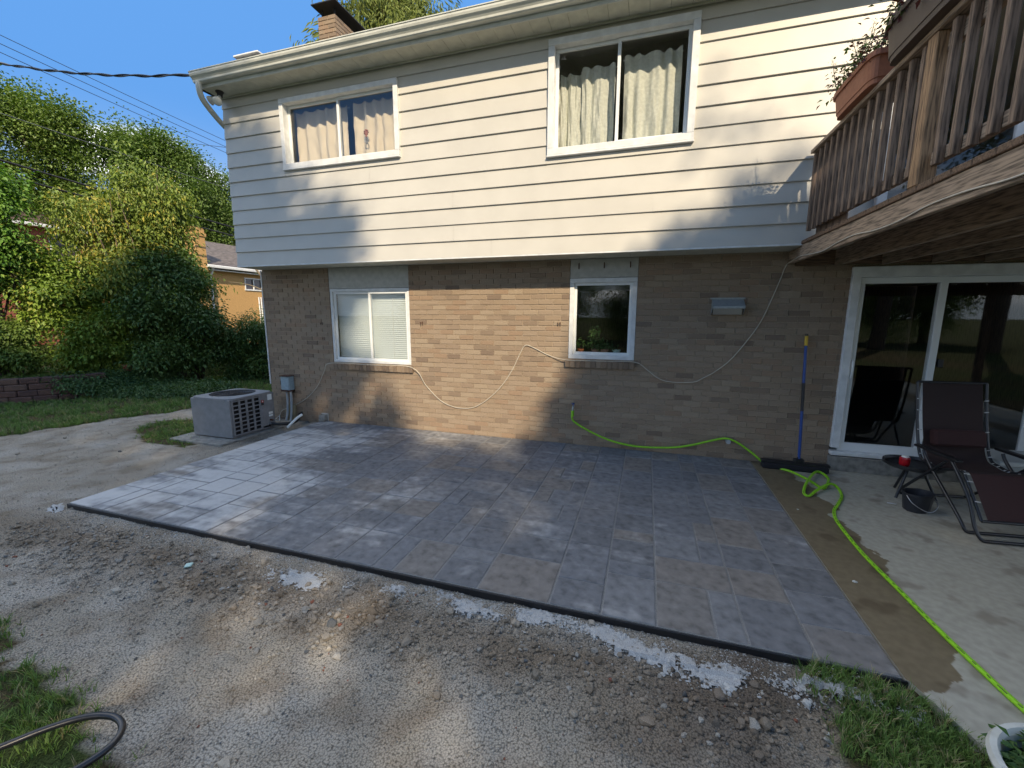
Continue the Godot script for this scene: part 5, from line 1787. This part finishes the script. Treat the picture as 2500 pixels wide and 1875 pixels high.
func make_ac_unit() -> void:
	var pad := st_new()
	box(pad, Vector3(-5.75, -0.045, 0.95), Vector3(0.98, 0.075, 1.02), 0.01)
	solo("concrete_pad", pad.commit(), M.concrete_pad, "weathered concrete pad under the air conditioner", "pad")
	var ac := thing("air_conditioner", "grey outdoor air conditioner with a grid of louvre openings", "air conditioner", Vector3(-5.695, -0.005, 0.88))
	var w := 0.72
	var h := 0.55
	# corner posts and solid faces; the grille side looks to +x
	var st := st_new()
	var s := w * 0.5
	box(st, Vector3(0, h * 0.5, s - 0.012), Vector3(w, h - 0.02, 0.024), 0.012)
	box(st, Vector3(0, h * 0.5, -s + 0.012), Vector3(w, h - 0.02, 0.024), 0.012)
	box(st, Vector3(-s + 0.012, h * 0.5, 0), Vector3(0.024, h - 0.02, w - 0.05), 0.004)
	box(st, Vector3(0, 0.012, 0), Vector3(w - 0.05, 0.02, w - 0.05), 0.002)
	part(ac, "cabinet", st.commit(), M.ac_paint)
	st = st_new()
	box(st, Vector3(-0.02, h * 0.5, 0.02), Vector3(w - 0.11, h - 0.05, w - 0.11), 0.0)
	part(ac, "coil", st.commit(), M.ac_dark)
	# grille: four columns, eight rows between bars
	var zf := s - 0.045
	var zb := -0.125
	var pw := (zf - zb) / 4.0
	for i in 5:
		part(ac, "grille_bar", bb(Vector3(0.016, h - 0.05, 0.030), 0.003), M.ac_paint, Vector3(s - 0.010, h * 0.5, zf - i * pw))
	for j in 9:
		part(ac, "grille_bar", bb(Vector3(0.0155, 0.017, zf - zb), 0.003), M.ac_paint, Vector3(s - 0.0105, 0.035 + j * (h - 0.075) / 8.0, (zf + zb) * 0.5))
	st = st_new()
	box(st, Vector3(s - 0.010, h * 0.5 + 0.02, (zb - s) * 0.5 - 0.003), Vector3(0.02, h - 0.07, s + zb - 0.024), 0.004)
	part(ac, "service_panel", st.commit(), M.ac_paint)
	# top with its round fan opening
	st = st_new()
	var y := h
	var R := 0.29
	var n := 48
	for i in n:
		var a0 := TAU * i / n
		var a1 := TAU * (i + 1) / n
		var e0 := Vector3(cos(a0), 0, sin(a0))
		var e1 := Vector3(cos(a1), 0, sin(a1))
		var k0 := (s + 0.006) / maxf(absf(e0.x), absf(e0.z))
		var k1 := (s + 0.006) / maxf(absf(e1.x), absf(e1.z))
		k0 = minf(k0, 0.475)
		k1 = minf(k1, 0.475)
		var Y := Vector3.UP
		face(st, [e0 * R + Y * (y + 0.018), e1 * R + Y * (y + 0.018), e1 * k1 + Y * (y + 0.006), e0 * k0 + Y * (y + 0.006)], Y)
		face(st, [e0 * k0 + Y * (y + 0.006), e1 * k1 + Y * (y + 0.006), e1 * k1 + Y * (y - 0.022), e0 * k0 + Y * (y - 0.022)], (e0 + e1) * 0.5)
		face(st, [e0 * R + Y * (y + 0.018), e1 * R + Y * (y + 0.018), e1 * R + Y * (y - 0.06), e0 * R + Y * (y - 0.06)], -(e0 + e1) * 0.5)
	part(ac, "top_cover", st.commit(), M.ac_paint)
	st = st_new()
	for i in 9:
		var ring := []
		for k in 41:
			var t := TAU * k / 40.0
			ring.append(Vector3(cos(t), 0, sin(t)) * (0.035 + i * 0.031) + Vector3.UP * (y + 0.012))
		tube(st, ring, 0.0022, 5, false)
	for i in 8:
		var t := TAU * i / 8.0
		tube(st, [Vector3(0, y + 0.009, 0), Vector3(cos(t) * R, y + 0.009, sin(t) * R)], 0.003, 5)
	part(ac, "fan_guard", st.commit(), M.dark_metal)
	st = st_new()
	lathe(st, [Vector2(0.0, y - 0.07), Vector2(0.06, y - 0.072), Vector2(0.06, y - 0.03), Vector2(0.0, y - 0.028)], 14)
	for i in 3:
		var t := TAU * i / 3.0
		box(st, Vector3(cos(t) * 0.15, y - 0.055, sin(t) * 0.15), Vector3(0.20, 0.004, 0.12), 0.001, Basis(Vector3.UP, -t) * Basis.from_euler(Vector3(0.4, 0, 0)))
	part(ac, "fan", st.commit(), M.dark_metal)
	# maker's badge: red over black with a pale triangle; rating stickers
	part(ac, "badge", bb(Vector3(0.004, 0.04, 0.042), 0.001), M.dark_metal, Vector3(s + 0.003, h - 0.155, zb - 0.032))
	part(ac, "badge", bb(Vector3(0.004, 0.036, 0.042), 0.001), M.badge_red, Vector3(s + 0.003, h - 0.117, zb - 0.032))
	st = st_new()
	face(st, [Vector3(s + 0.0055, h - 0.126, zb - 0.020), Vector3(s + 0.0055, h - 0.126, zb - 0.044), Vector3(s + 0.0055, h - 0.103, zb - 0.032)], Vector3.RIGHT)
	part(ac, "emblem", st.commit(), M.paper_white)
	part(ac, "label_plate", bb(Vector3(0.002, 0.085, 0.075), 0.0005), M.sticker, Vector3(s + 0.002, h - 0.075, -0.285))
	part(ac, "label_plate", bb(Vector3(0.002, 0.035, 0.07), 0.0005), M.paper_white, Vector3(s + 0.002, 0.235, -0.285))
	part(ac, "label_plate", bb(Vector3(0.002, 0.028, 0.07), 0.0005), M.sticker, Vector3(s + 0.002, 0.195, -0.285))
	part(ac, "valve", tube_mesh([Vector3(s - 0.02, 0.07, -0.25), Vector3(s + 0.045, 0.07, -0.25)], 0.017, 8), M.steel)
	part(ac, "valve", tube_mesh([Vector3(s - 0.02, 0.13, -0.27), Vector3(s + 0.05, 0.13, -0.27)], 0.013, 8), M.rust)
	# refrigerant line and pale pipes to the wall
	solo("refrigerant_line", tube_mesh(smooth([Vector3(-5.31, 0.065, 0.63), Vector3(-5.22, 0.05, 0.55), Vector3(-5.15, 0.035, 0.4), Vector3(-5.2, 0.05, 0.22), Vector3(-5.30, 0.08, 0.10), Vector3(-5.34, 0.09, -0.03)], 5), 0.024, 8), M.black_plastic, "black insulated line from the air conditioner to the wall", "pipe")
	solo("white_pipe", tube_mesh(smooth([Vector3(-5.10, 0.0, 0.54), Vector3(-5.075, 0.06, 0.47), Vector3(-5.04, 0.13, 0.38), Vector3(-5.0, 0.165, 0.33)], 5), 0.019, 10), M.pvc, "short white plastic pipe sticking up beside the patio edge", "pipe")
	solo("thin_lead", tube_mesh(smooth([Vector3(-5.79, 0.02, 0.012), Vector3(-5.6, -0.01, 0.2), Vector3(-5.42, 0.05, 0.4), Vector3(-5.34, 0.1, 0.6)], 5), 0.007, 6), M.conduit, "thin grey lead curling from the wall to the air conditioner", "cable")


# ---------------------------------------------------------------- on the slab, under the deck

func make_slab_things() -> void:
	var ch := thing("lounge_chair", "dark brown reclining lawn chair on black tube legs under deck", "chair", Vector3(2.74, 0.0, 0.98))
	ch.rotation.y = 0.12
	var hw := 0.27
	var side := [Vector2(1.10, -0.40), Vector2(0.75, -0.33), Vector2(0.46, -0.24), Vector2(0.41, -0.14), Vector2(0.40, 0.0), Vector2(0.46, 0.20), Vector2(0.40, 0.28), Vector2(0.15, 0.46)]
	for s in [-1.0, 1.0]:
		part(ch, "frame", tube_mesh(smooth(side.map(func(p): return Vector3(hw * s, p.x, p.y)), 4), 0.012, 8), M.frame_black)
		part(ch, "leg", tube_mesh(smooth([Vector3(hw * s * 1.1, 0.52, -0.16), Vector3(hw * s * 1.1, 0.42, -0.08), Vector3(hw * s * 1.1, 0.10, 0.30), Vector3(hw * s * 1.05, 0.02, 0.36), Vector3(hw * s * 0.85, 0.013, 0.37)], 5), 0.013, 8), M.frame_black)
		part(ch, "leg", tube_mesh(smooth([Vector3(hw * s * 1.14, 0.52, 0.16), Vector3(hw * s * 1.14, 0.30, 0.36), Vector3(hw * s * 1.14, 0.10, 0.46), Vector3(hw * s * 1.05, 0.02, 0.50), Vector3(hw * s * 0.85, 0.013, 0.51)], 5), 0.013, 8), M.frame_black)
		part(ch, "leg", tube_mesh(smooth([Vector3(hw * s * 1.12, 0.50, 0.10), Vector3(hw * s * 1.12, 0.10, -0.32), Vector3(hw * s * 1.0, 0.015, -0.40), Vector3(hw * s * 0.8, 0.013, -0.40)], 5), 0.013, 8), M.frame_black)
		var arm := st_new()
		box(arm, Vector3(hw * s * 1.14, 0.545, 0.0), Vector3(0.055, 0.022, 0.46), 0.009)
		part(ch, "armrest", arm.commit(), M.black_plastic)
		# elastic lacing along the frame
		for i in 15:
			var t := i / 14.0
			var p := smooth(side.map(func(q): return Vector3(hw * s, q.x, q.y)), 4)
			var c: Vector3 = p[int(2 + t * (p.size() - 5))]
			part(ch, "lace", tube_mesh([c + Vector3(0.008 * s, 0.006, 0.012), c + Vector3(-0.026 * s, 0.002, 0.014)], 0.0045, 5), M.lace)
	for z in [0.37, 0.51, -0.40]:
		part(ch, "cross_bar", tube_mesh([Vector3(-hw * 0.9, 0.013, z), Vector3(hw * 0.9, 0.013, z)], 0.013, 8), M.frame_black)
	part(ch, "cross_bar", tube_mesh([Vector3(-hw, 1.10, -0.40), Vector3(hw, 1.10, -0.40)], 0.012, 8), M.frame_black)
	part(ch, "cross_bar", tube_mesh([Vector3(-hw, 0.15, 0.46), Vector3(hw, 0.15, 0.46)], 0.012, 8), M.frame_black)
	for seg in [[0, 13, "backrest", M.mesh_brown], [13, 21, "seat", M.mesh_brown], [21, 28, "footrest", M.mesh_red]]:
		var st := st_new()
		var p := smooth(side.map(func(q): return Vector3(0, q.x, q.y)), 4)
		var rows := []
		for i in range(seg[0], seg[1] + 1):
			var row := []
			for k in 9:
				var u := k / 8.0 * 2.0 - 1.0
				row.append(p[i] + Vector3(u * (hw - 0.035), -0.012 * (1.0 - u * u), 0.010 - 0.012 * (1.0 - u * u)))
			rows.append(row)
		sheet(st, rows, Vector3(0, 0.6, 1))
		part(ch, seg[2], st.commit(), seg[3])
	var pil := st_new()
	box(pil, Vector3(0, 0.62, -0.235), Vector3(0.40, 0.15, 0.085), 0.035, Basis.from_euler(Vector3(-0.2, 0, 0)))
	part(ch, "pillow", pil.commit(), M.mesh_red)
	# low dark side table with a red cup
	var tb := thing("side_table", "low black tray table beside the reclining chair", "table", Vector3(2.47, 0.0, 0.66))
	var st := st_new()
	lathe(st, [Vector2(0.0, 0.30), Vector2(0.20, 0.30), Vector2(0.225, 0.315), Vector2(0.225, 0.34), Vector2(0.215, 0.34), Vector2(0.205, 0.318), Vector2(0.0, 0.314)], 28)
	part(tb, "tray", st.commit(), M.black_plastic)
	for i in 3:
		var t := TAU * i / 3.0 + 0.4
		part(tb, "leg", tube_mesh([Vector3(cos(t) * 0.06, 0.30, sin(t) * 0.06), Vector3(cos(t) * 0.19, 0.012, sin(t) * 0.19)], 0.012, 8), M.frame_black)
	var cup := thing("red_cup", "shiny red cup standing on the black tray table", "cup", Vector3(2.37, 0.3165, 0.72))
	st = st_new()
	lathe(st, [Vector2(0.0, 0.0), Vector2(0.032, 0.0), Vector2(0.040, 0.02), Vector2(0.041, 0.07), Vector2(0.036, 0.085), Vector2(0.032, 0.085), Vector2(0.034, 0.07), Vector2(0.0, 0.01)], 18)
	part(cup, "bowl", st.commit(), M.red_glass)
	st = st_new()
	lathe(st, [Vector2(0.030, 0.084), Vector2(0.026, 0.096), Vector2(0.0, 0.100)], 16)
	part(cup, "lid", st.commit(), M.paper_white)
	# black bucket with a wire bail
	var bu := thing("bucket", "small black bucket with a wire handle beside the tray table", "bucket", Vector3(2.37, -0.003, 0.99))
	bu.rotation.y = 0.5
	st = st_new()
	var prof := [Vector2(0.0, 0.0), Vector2(0.085, 0.0), Vector2(0.092, 0.012), Vector2(0.108, 0.15), Vector2(0.114, 0.152), Vector2(0.114, 0.168), Vector2(0.106, 0.168), Vector2(0.104, 0.15), Vector2(0.088, 0.02), Vector2(0.0, 0.015)]
	lathe(st, prof, 8, Vector3.ZERO, Basis.IDENTITY, Vector2(1.15, 0.9))
	part(bu, "pail", st.commit(), M.bucket_black)
	part(bu, "handle", tube_mesh(smooth([Vector3(-0.128, 0.15, 0.0), Vector3(-0.135, 0.10, 0.06), Vector3(-0.06, 0.045, 0.115), Vector3(0.02, 0.04, 0.118), Vector3(0.10, 0.08, 0.09), Vector3(0.128, 0.15, 0.0)], 5), 0.0035, 6), M.steel)
	solo("wire_scrap", tube_mesh(smooth([Vector3(2.20, 0.003, 0.90), Vector3(2.23, 0.012, 0.93), Vector3(2.26, 0.005, 0.92)], 4), 0.005, 6), M.lace, "small pale scrap lying beside the black bucket", "scrap")
	# grey storage bin by the door
	var bn := thing("storage_bin", "pale grey plastic storage bin behind the reclining chair", "bin", Vector3(3.36, 0.0, 0.36))
	st = st_new()
	lathe(st, [Vector2(0.0, 0.0), Vector2(0.27, 0.0), Vector2(0.30, 0.33), Vector2(0.32, 0.335), Vector2(0.32, 0.35), Vector2(0.0, 0.35)], 4, Vector3.ZERO, Basis(Vector3.UP, PI / 4))
	part(bn, "body", st.commit(), M.bin_grey)
	st = st_new()
	box(st, Vector3(0, 0.375, 0), Vector3(0.48, 0.045, 0.48), 0.015)
	part(bn, "lid", st.commit(), M.bin_grey)
	# stones and a leaf left on the wet strip
	for q in [[1.371, 2.386, 0.028, "pale flat pebble lying on the long wet stain"], [1.368, 1.31, 0.016, "small pale pebble on the wet stain nearer the broom"]]:
		solo("pebble", stone_mesh(int(q[1] * 10.0), 0.45), M.pot_white, q[3], "pebble", "pebbles on the wet concrete", Vector3(q[0], 0.002, q[1]), Basis(Vector3.UP, 0.4).scaled(Vector3(q[2] * 1.3, q[2] * 0.5, q[2] * 0.8)))
	# white pot of plants at the corner of the slab
	var po := thing("flower_pot", "large white round pot of leafy plants on the slab edge", "flower pot", Vector3(1.445, -0.01, 3.835))
	st = st_new()
	lathe(st, [Vector2(0.0, 0.0), Vector2(0.165, 0.0), Vector2(0.205, 0.10), Vector2(0.228, 0.19), Vector2(0.245, 0.195), Vector2(0.252, 0.215), Vector2(0.244, 0.232), Vector2(0.226, 0.232), Vector2(0.216, 0.215), Vector2(0.205, 0.15), Vector2(0.0, 0.14)], 40)
	part(po, "pot", st.commit(), M.pot_white)
	st = st_new()
	lathe(st, [Vector2(0.212, 0.165), Vector2(0.0, 0.172)], 24)
	part(po, "soil", st.commit(), M.potting_soil)
	var leaf := leaf_cluster(9, 0.05, 0.042, 0.028, 93, 0.1)
	var where := []
	var tint := []
	for i in 170:
		var t := rnd(0, TAU)
		var rr := 0.19 * sqrt(rng.randf())
		where.append(Transform3D(Basis.from_euler(Vector3(rnd(-0.4, 0.4), rnd(0, TAU), rnd(-0.4, 0.4))).scaled(Vector3.ONE * rnd(0.5, 1.0)), Vector3(cos(t) * rr, 0.175 + 0.05 * rng.randf(), sin(t) * rr)))
		tint.append(Color(0.05, 0.12, 0.025).lerp(Color(0.12, 0.20, 0.05), rng.randf()))
	scatter(po, "foliage", leaf, M.leaf, where, tint)


func stone_mesh(sd: int, rough := 0.3) -> ArrayMesh:
	# an angular stone about one unit across
	var r := RandomNumberGenerator.new()
	r.seed = 1000 + sd
	var st := st_new()
	var rows := []
	for i in 5:
		var ph := PI * i / 4.0
		var row := []
		for j in 7:
			var th := TAU * (j % 6) / 6.0 + 0.4 * i
			row.append(Vector3(sin(ph) * cos(th), cos(ph), sin(ph) * sin(th)))
		rows.append(row)
	var push := {}
	for i in 5:
		for j in 6:
			push[[i, j]] = 1.0 + r.randf_range(-rough, rough)
	for i in 5:
		for j in 7:
			rows[i][j] *= push[[i, j % 6 if i > 0 and i < 4 else 0]] * 0.5
	for i in 4:
		for j in 6:
			var a: Vector3 = rows[i][j]
			var b: Vector3 = rows[i + 1][j]
			var c: Vector3 = rows[i + 1][j + 1]
			var d: Vector3 = rows[i][j + 1]
			if i > 0:
				face(st, [a, b, d], a + b + d)
			if i < 3:
				face(st, [b, c, d], b + c + d)
	return st.commit()


func make_yard_things() -> void:
	# the stiff black pipe curling out of the corner
	var pts := [Vector3(-2.9, -0.02, 5.15), Vector3(-2.52, 0.0, 4.87), Vector3(-2.36, 0.012, 4.72), Vector3(-2.26, 0.02, 4.60), Vector3(-2.17, 0.02, 4.515), Vector3(-2.07, 0.015, 4.475), Vector3(-1.985, 0.01, 4.49), Vector3(-1.945, 0.005, 4.545), Vector3(-1.955, 0.0, 4.62), Vector3(-2.02, -0.01, 4.74), Vector3(-2.2, -0.02, 5.1)]
	solo("black_pipe", tube_mesh(smooth(pts, 6), 0.0135, 10), M.hose_black, "black plastic pipe curling over the grass in the near corner", "pipe")
	# dark scrap and white litter behind the air conditioner
	solo("dark_scrap", stone_mesh(77, 0.4), M.dark_metal, "dark crumpled scrap beside the far side of the air conditioner", "scrap", "", Vector3(-6.75, 0.02, 0.02), Basis(Vector3.UP, 0.6).scaled(Vector3(0.34, 0.14, 0.22)))
	solo("white_litter", stone_mesh(78, 0.4), M.paper_white, "long white scrap on the grass beside the dark scrap", "litter", "", Vector3(-6.62, -0.01, 0.22), Basis(Vector3.UP, 0.5).scaled(Vector3(0.30, 0.05, 0.09)))
	solo("blue_scrap", bb(Vector3(0.05, 0.012, 0.035), 0.003), M.pot_mint, "tiny pale blue scrap lying on the bare soil", "litter", "", Vector3(-2.93, ground_y(-2.93, 3.55) + 0.012, 3.55), Basis.from_euler(Vector3(0.3, 0.4, 0.2)))
	solo("orange_pot", _pot(), M.terracotta, "small orange flower pot under the shrubs", "flower pot", "", Vector3(-11.55, 0.36, -1.25))
	# loose sand spilled at the far corner of the patio
	var st := st_new()
	var rows := []
	for i in 12:
		var row := []
		for j in 12:
			var u := i / 11.0 * 2.0 - 1.0
			var v := j / 11.0 * 2.0 - 1.0
			var d := sqrt(u * u + v * v)
			var x := -5.03 + u * 0.16 + 0.02 * edge_noise.get_noise_2d(u * 3.0, v * 3.0)
			var z := 3.24 + v * 0.075 + 0.05 * u
			var hgt := 0.05 * exp(-d * d * 2.2) * (0.8 + 0.8 * lump_noise.get_noise_2d(x * 4.0, z * 4.0)) - 0.012
			row.append(Vector3(x, ground_y(x, z) + hgt, z))
		rows.append(row)
	sheet(st, rows, Vector3.UP)
	# and a thin broken layer of it in front of the edging
	var step := 0.012
	for i in 480:
		for j in 40:
			var p := []
			var keep := true
			for e in [[0, 0], [1, 0], [1, 1], [0, 1]]:
				var x: float = -4.5 + (i + e[0]) * step
				var z: float = 3.212 + (j + e[1]) * step
				var v := white_dust(x, z) + 0.30 * lump_noise.get_noise_2d(x * 3.0, z * 3.0) + 0.55 * pebble_noise.get_noise_2d(x * 2.5, z * 2.5)
				if v < 0.19:
					keep = false
					break
				p.append(Vector3(x, ground_y(x, z) + 0.001 + 0.011 * minf(1.0, (v - 0.17) * 2.5), z))
			if keep:
				face(st, p, Vector3.UP)
	var sp := structure("spilled_sand", st.commit(), mat("white_sand", 0.56, 0.56, 0.55, 0.95, {"tex": T.fine, "scale": 5.0}))
	sp.set_meta("kind", "stuff")
	tag(sp, "spilled white jointing sand along the front edge of the patio", "sand")


func _pot() -> ArrayMesh:
	var st := st_new()
	lathe(st, [Vector2(0.0, 0.0), Vector2(0.075, 0.0), Vector2(0.10, 0.13), Vector2(0.115, 0.132), Vector2(0.115, 0.165), Vector2(0.10, 0.165), Vector2(0.095, 0.14), Vector2(0.0, 0.14)], 16)
	return st.commit()


# ---------------------------------------------------------------- gravel, clods and grass

func make_scatter() -> void:
	var kinds := []
	for i in 4:
		kinds.append(stone_mesh(i, 0.28))
	var where := [[], [], [], []]
	var tint := [[], [], [], []]
	var add := func(x: float, z: float, s: float, c: Color) -> void:
		var k := rng.randi() % 4
		var b := Basis.from_euler(Vector3(rnd(0, TAU), rnd(0, TAU), rnd(0, TAU))).scaled(Vector3(s * rnd(0.8, 1.3), s * rnd(0.6, 1.0), s * rnd(0.8, 1.2)))
		where[k].append(Transform3D(b, Vector3(x, ground_y(x, z) + s * 0.18, z)))
		tint[k].append(c)
	var n := 0
	while n < 90000:
		n += 1
		# more and finer stones close to the camera
		var u := pow(rng.randf(), 0.75)
		var z := 0.0 if u < 0.0 else lerpf(0.1, 5.1, u)
		var x := rnd(-9.4, 1.25) if rng.randf() < 0.45 else rnd(-5.2, 1.2)
		if inside_built(x, z) or is_grass(x, z):
			continue
		var heap := exp(-pow((z - 3.60) / 0.24, 2.0)) * smoothstep(-5.2, -4.2, x)
		var s := 0.005 + 0.009 * pow(rng.randf(), 2.5)
		if rng.randf() < 0.025 + 0.4 * heap:
			s = rnd(0.010, 0.026 if heap > 0.3 else 0.020)
		if rng.randf() < 0.0015 + 0.015 * heap:
			s = rnd(0.028, 0.055)
		var c := dirt_color(x, z) * rnd(0.7, 1.35)
		var q := rng.randf()
		if q < 0.10:
			c = Color(0.40, 0.375, 0.33) * rnd(0.8, 1.2)
		elif q < 0.13:
			c = Color(0.16, 0.165, 0.165) * rnd(0.8, 1.3)
		elif q < 0.135:
			c = Color(0.30, 0.13, 0.09)
		if white_dust(x, z) > 0.12 and rng.randf() < 0.55:
			c = Color(0.66, 0.655, 0.63) * rnd(0.8, 1.1)
		if x < -4.9 and s < 0.02 and rng.randf() < 0.45:
			continue
		add.call(x, z, s * (0.8 if heap < 0.2 else 1.0), c)
	# white grains and pale stones along the edging
	n = 0
	while n < 60000:
		n += 1
		var x := rnd(-4.6, 1.2)
		var z := 3.215 + absf(rng.randfn()) * 0.10
		var d := white_dust(x, z)
		if rng.randf() > smoothstep(0.04, 0.40, d + 0.3 * lump_noise.get_noise_2d(x * 5.0, z * 5.0)) + 0.03:
			continue
		add.call(x, z, rnd(0.003, 0.008), Color(0.66, 0.66, 0.64).lerp(Color(0.48, 0.44, 0.38), rng.randf() * 0.6))
	var g := Node3D.new()
	g.name = "gravel"
	g.set_meta("kind", "stuff")
	add_child(g)
	tag(g, "loose gravel and soil clods over the bare ground", "gravel")
	for k in 4:
		var o := scatter(g, "stones", kinds[k], M.stone, where[k], tint[k])
	# grass: tufts of bent blades
	var blades := []
	for v in 3:
		var r := RandomNumberGenerator.new()
		r.seed = 300 + v
		var st := st_new()
		for i in 9:
			var a := r.randf() * TAU
			var d := Vector3(cos(a), 0, sin(a))
			var b := d * r.randf() * 0.018
			var h := r.randf_range(0.035, 0.065)
			var lean := d.rotated(Vector3.UP, r.randf_range(-1, 1)) * h * r.randf_range(0.2, 0.8)
			var wd := d.cross(Vector3.UP) * 0.0017
			var m := b + lean * 0.35 + Vector3.UP * h * 0.6
			var t := b + lean + Vector3.UP * h * 0.95
			var tone := r.randf_range(0.75, 1.2)
			st.set_color(Color(tone, tone, tone))
			face(st, [b - wd, b + wd, m + wd * 0.8, m - wd * 0.8], d)
			face(st, [m - wd * 0.8, m + wd * 0.8, t], d)
		blades.append(st.commit())
	var lawns := [["lawn_grass", "shaded green lawn between the block wall and bare soil", -13.5, -7.6, -4.5, 3.6, 26000, 1.25, Color(0.10, 0.195, 0.035), Color(0.19, 0.285, 0.065)],
		["corner_grass", "bright green turf around the black pipe in the near corner", -4.2, -1.4, 4.0, 5.2, 5200, 0.95, Color(0.10, 0.195, 0.035), Color(0.19, 0.285, 0.065)],
		["slab_grass", "wedge of green turf between patio edging and concrete slab", 0.6, 1.75, 3.2, 4.6, 5200, 0.95, Color(0.10, 0.195, 0.035), Color(0.19, 0.285, 0.065)],
		["unit_grass", "thin patch of grass beside the air conditioner pad", -7.7, -5.5, -0.1, 1.8, 3600, 0.9, Color(0.10, 0.195, 0.035), Color(0.19, 0.285, 0.065)]]
	for l in lawns:
		var o := Node3D.new()
		o.name = l[0]
		o.set_meta("kind", "stuff")
		add_child(o)
		tag(o, l[1], "grass")
		var wh := [[], [], []]
		var ti := [[], [], []]
		for i in l[6]:
			var x := rnd(l[2], l[3])
			var z := rnd(l[4], l[5])
			if inside_built(x, z) or not is_grass(x, z):
				continue
			var bare := smoothstep(0.42, 0.7, patch_noise.get_noise_2d(x * 2.0, z * 2.0) * 0.5 + 0.5)
			if l[0] == "corner_grass" and Vector2((x + 2.15) / 0.23, (z - 4.68) / 0.16).length() < 1.0:
				bare = 0.85
			if rng.randf() < bare * 0.8:
				continue
			x += rng.randfn() * 0.035
			z += rng.randfn() * 0.035
			if inside_built(x, z):
				continue
			var k := rng.randi() % 3
			wh[k].append(Transform3D(Basis.from_euler(Vector3(rnd(-0.25, 0.25), rnd(0, TAU), rnd(-0.25, 0.25))).scaled(Vector3.ONE * l[7] * rnd(0.7, 1.2)), Vector3(x, ground_y(x, z) - 0.004, z)))
			var c: Color = l[8].lerp(l[9], rng.randf())
			if rng.randf() < 0.12:
				c = Color(0.34, 0.29, 0.15)
			ti[k].append(c)
		for k in 3:
			if wh[k].size():
				scatter(o, "blades", blades[k], M.grass, wh[k], ti[k])
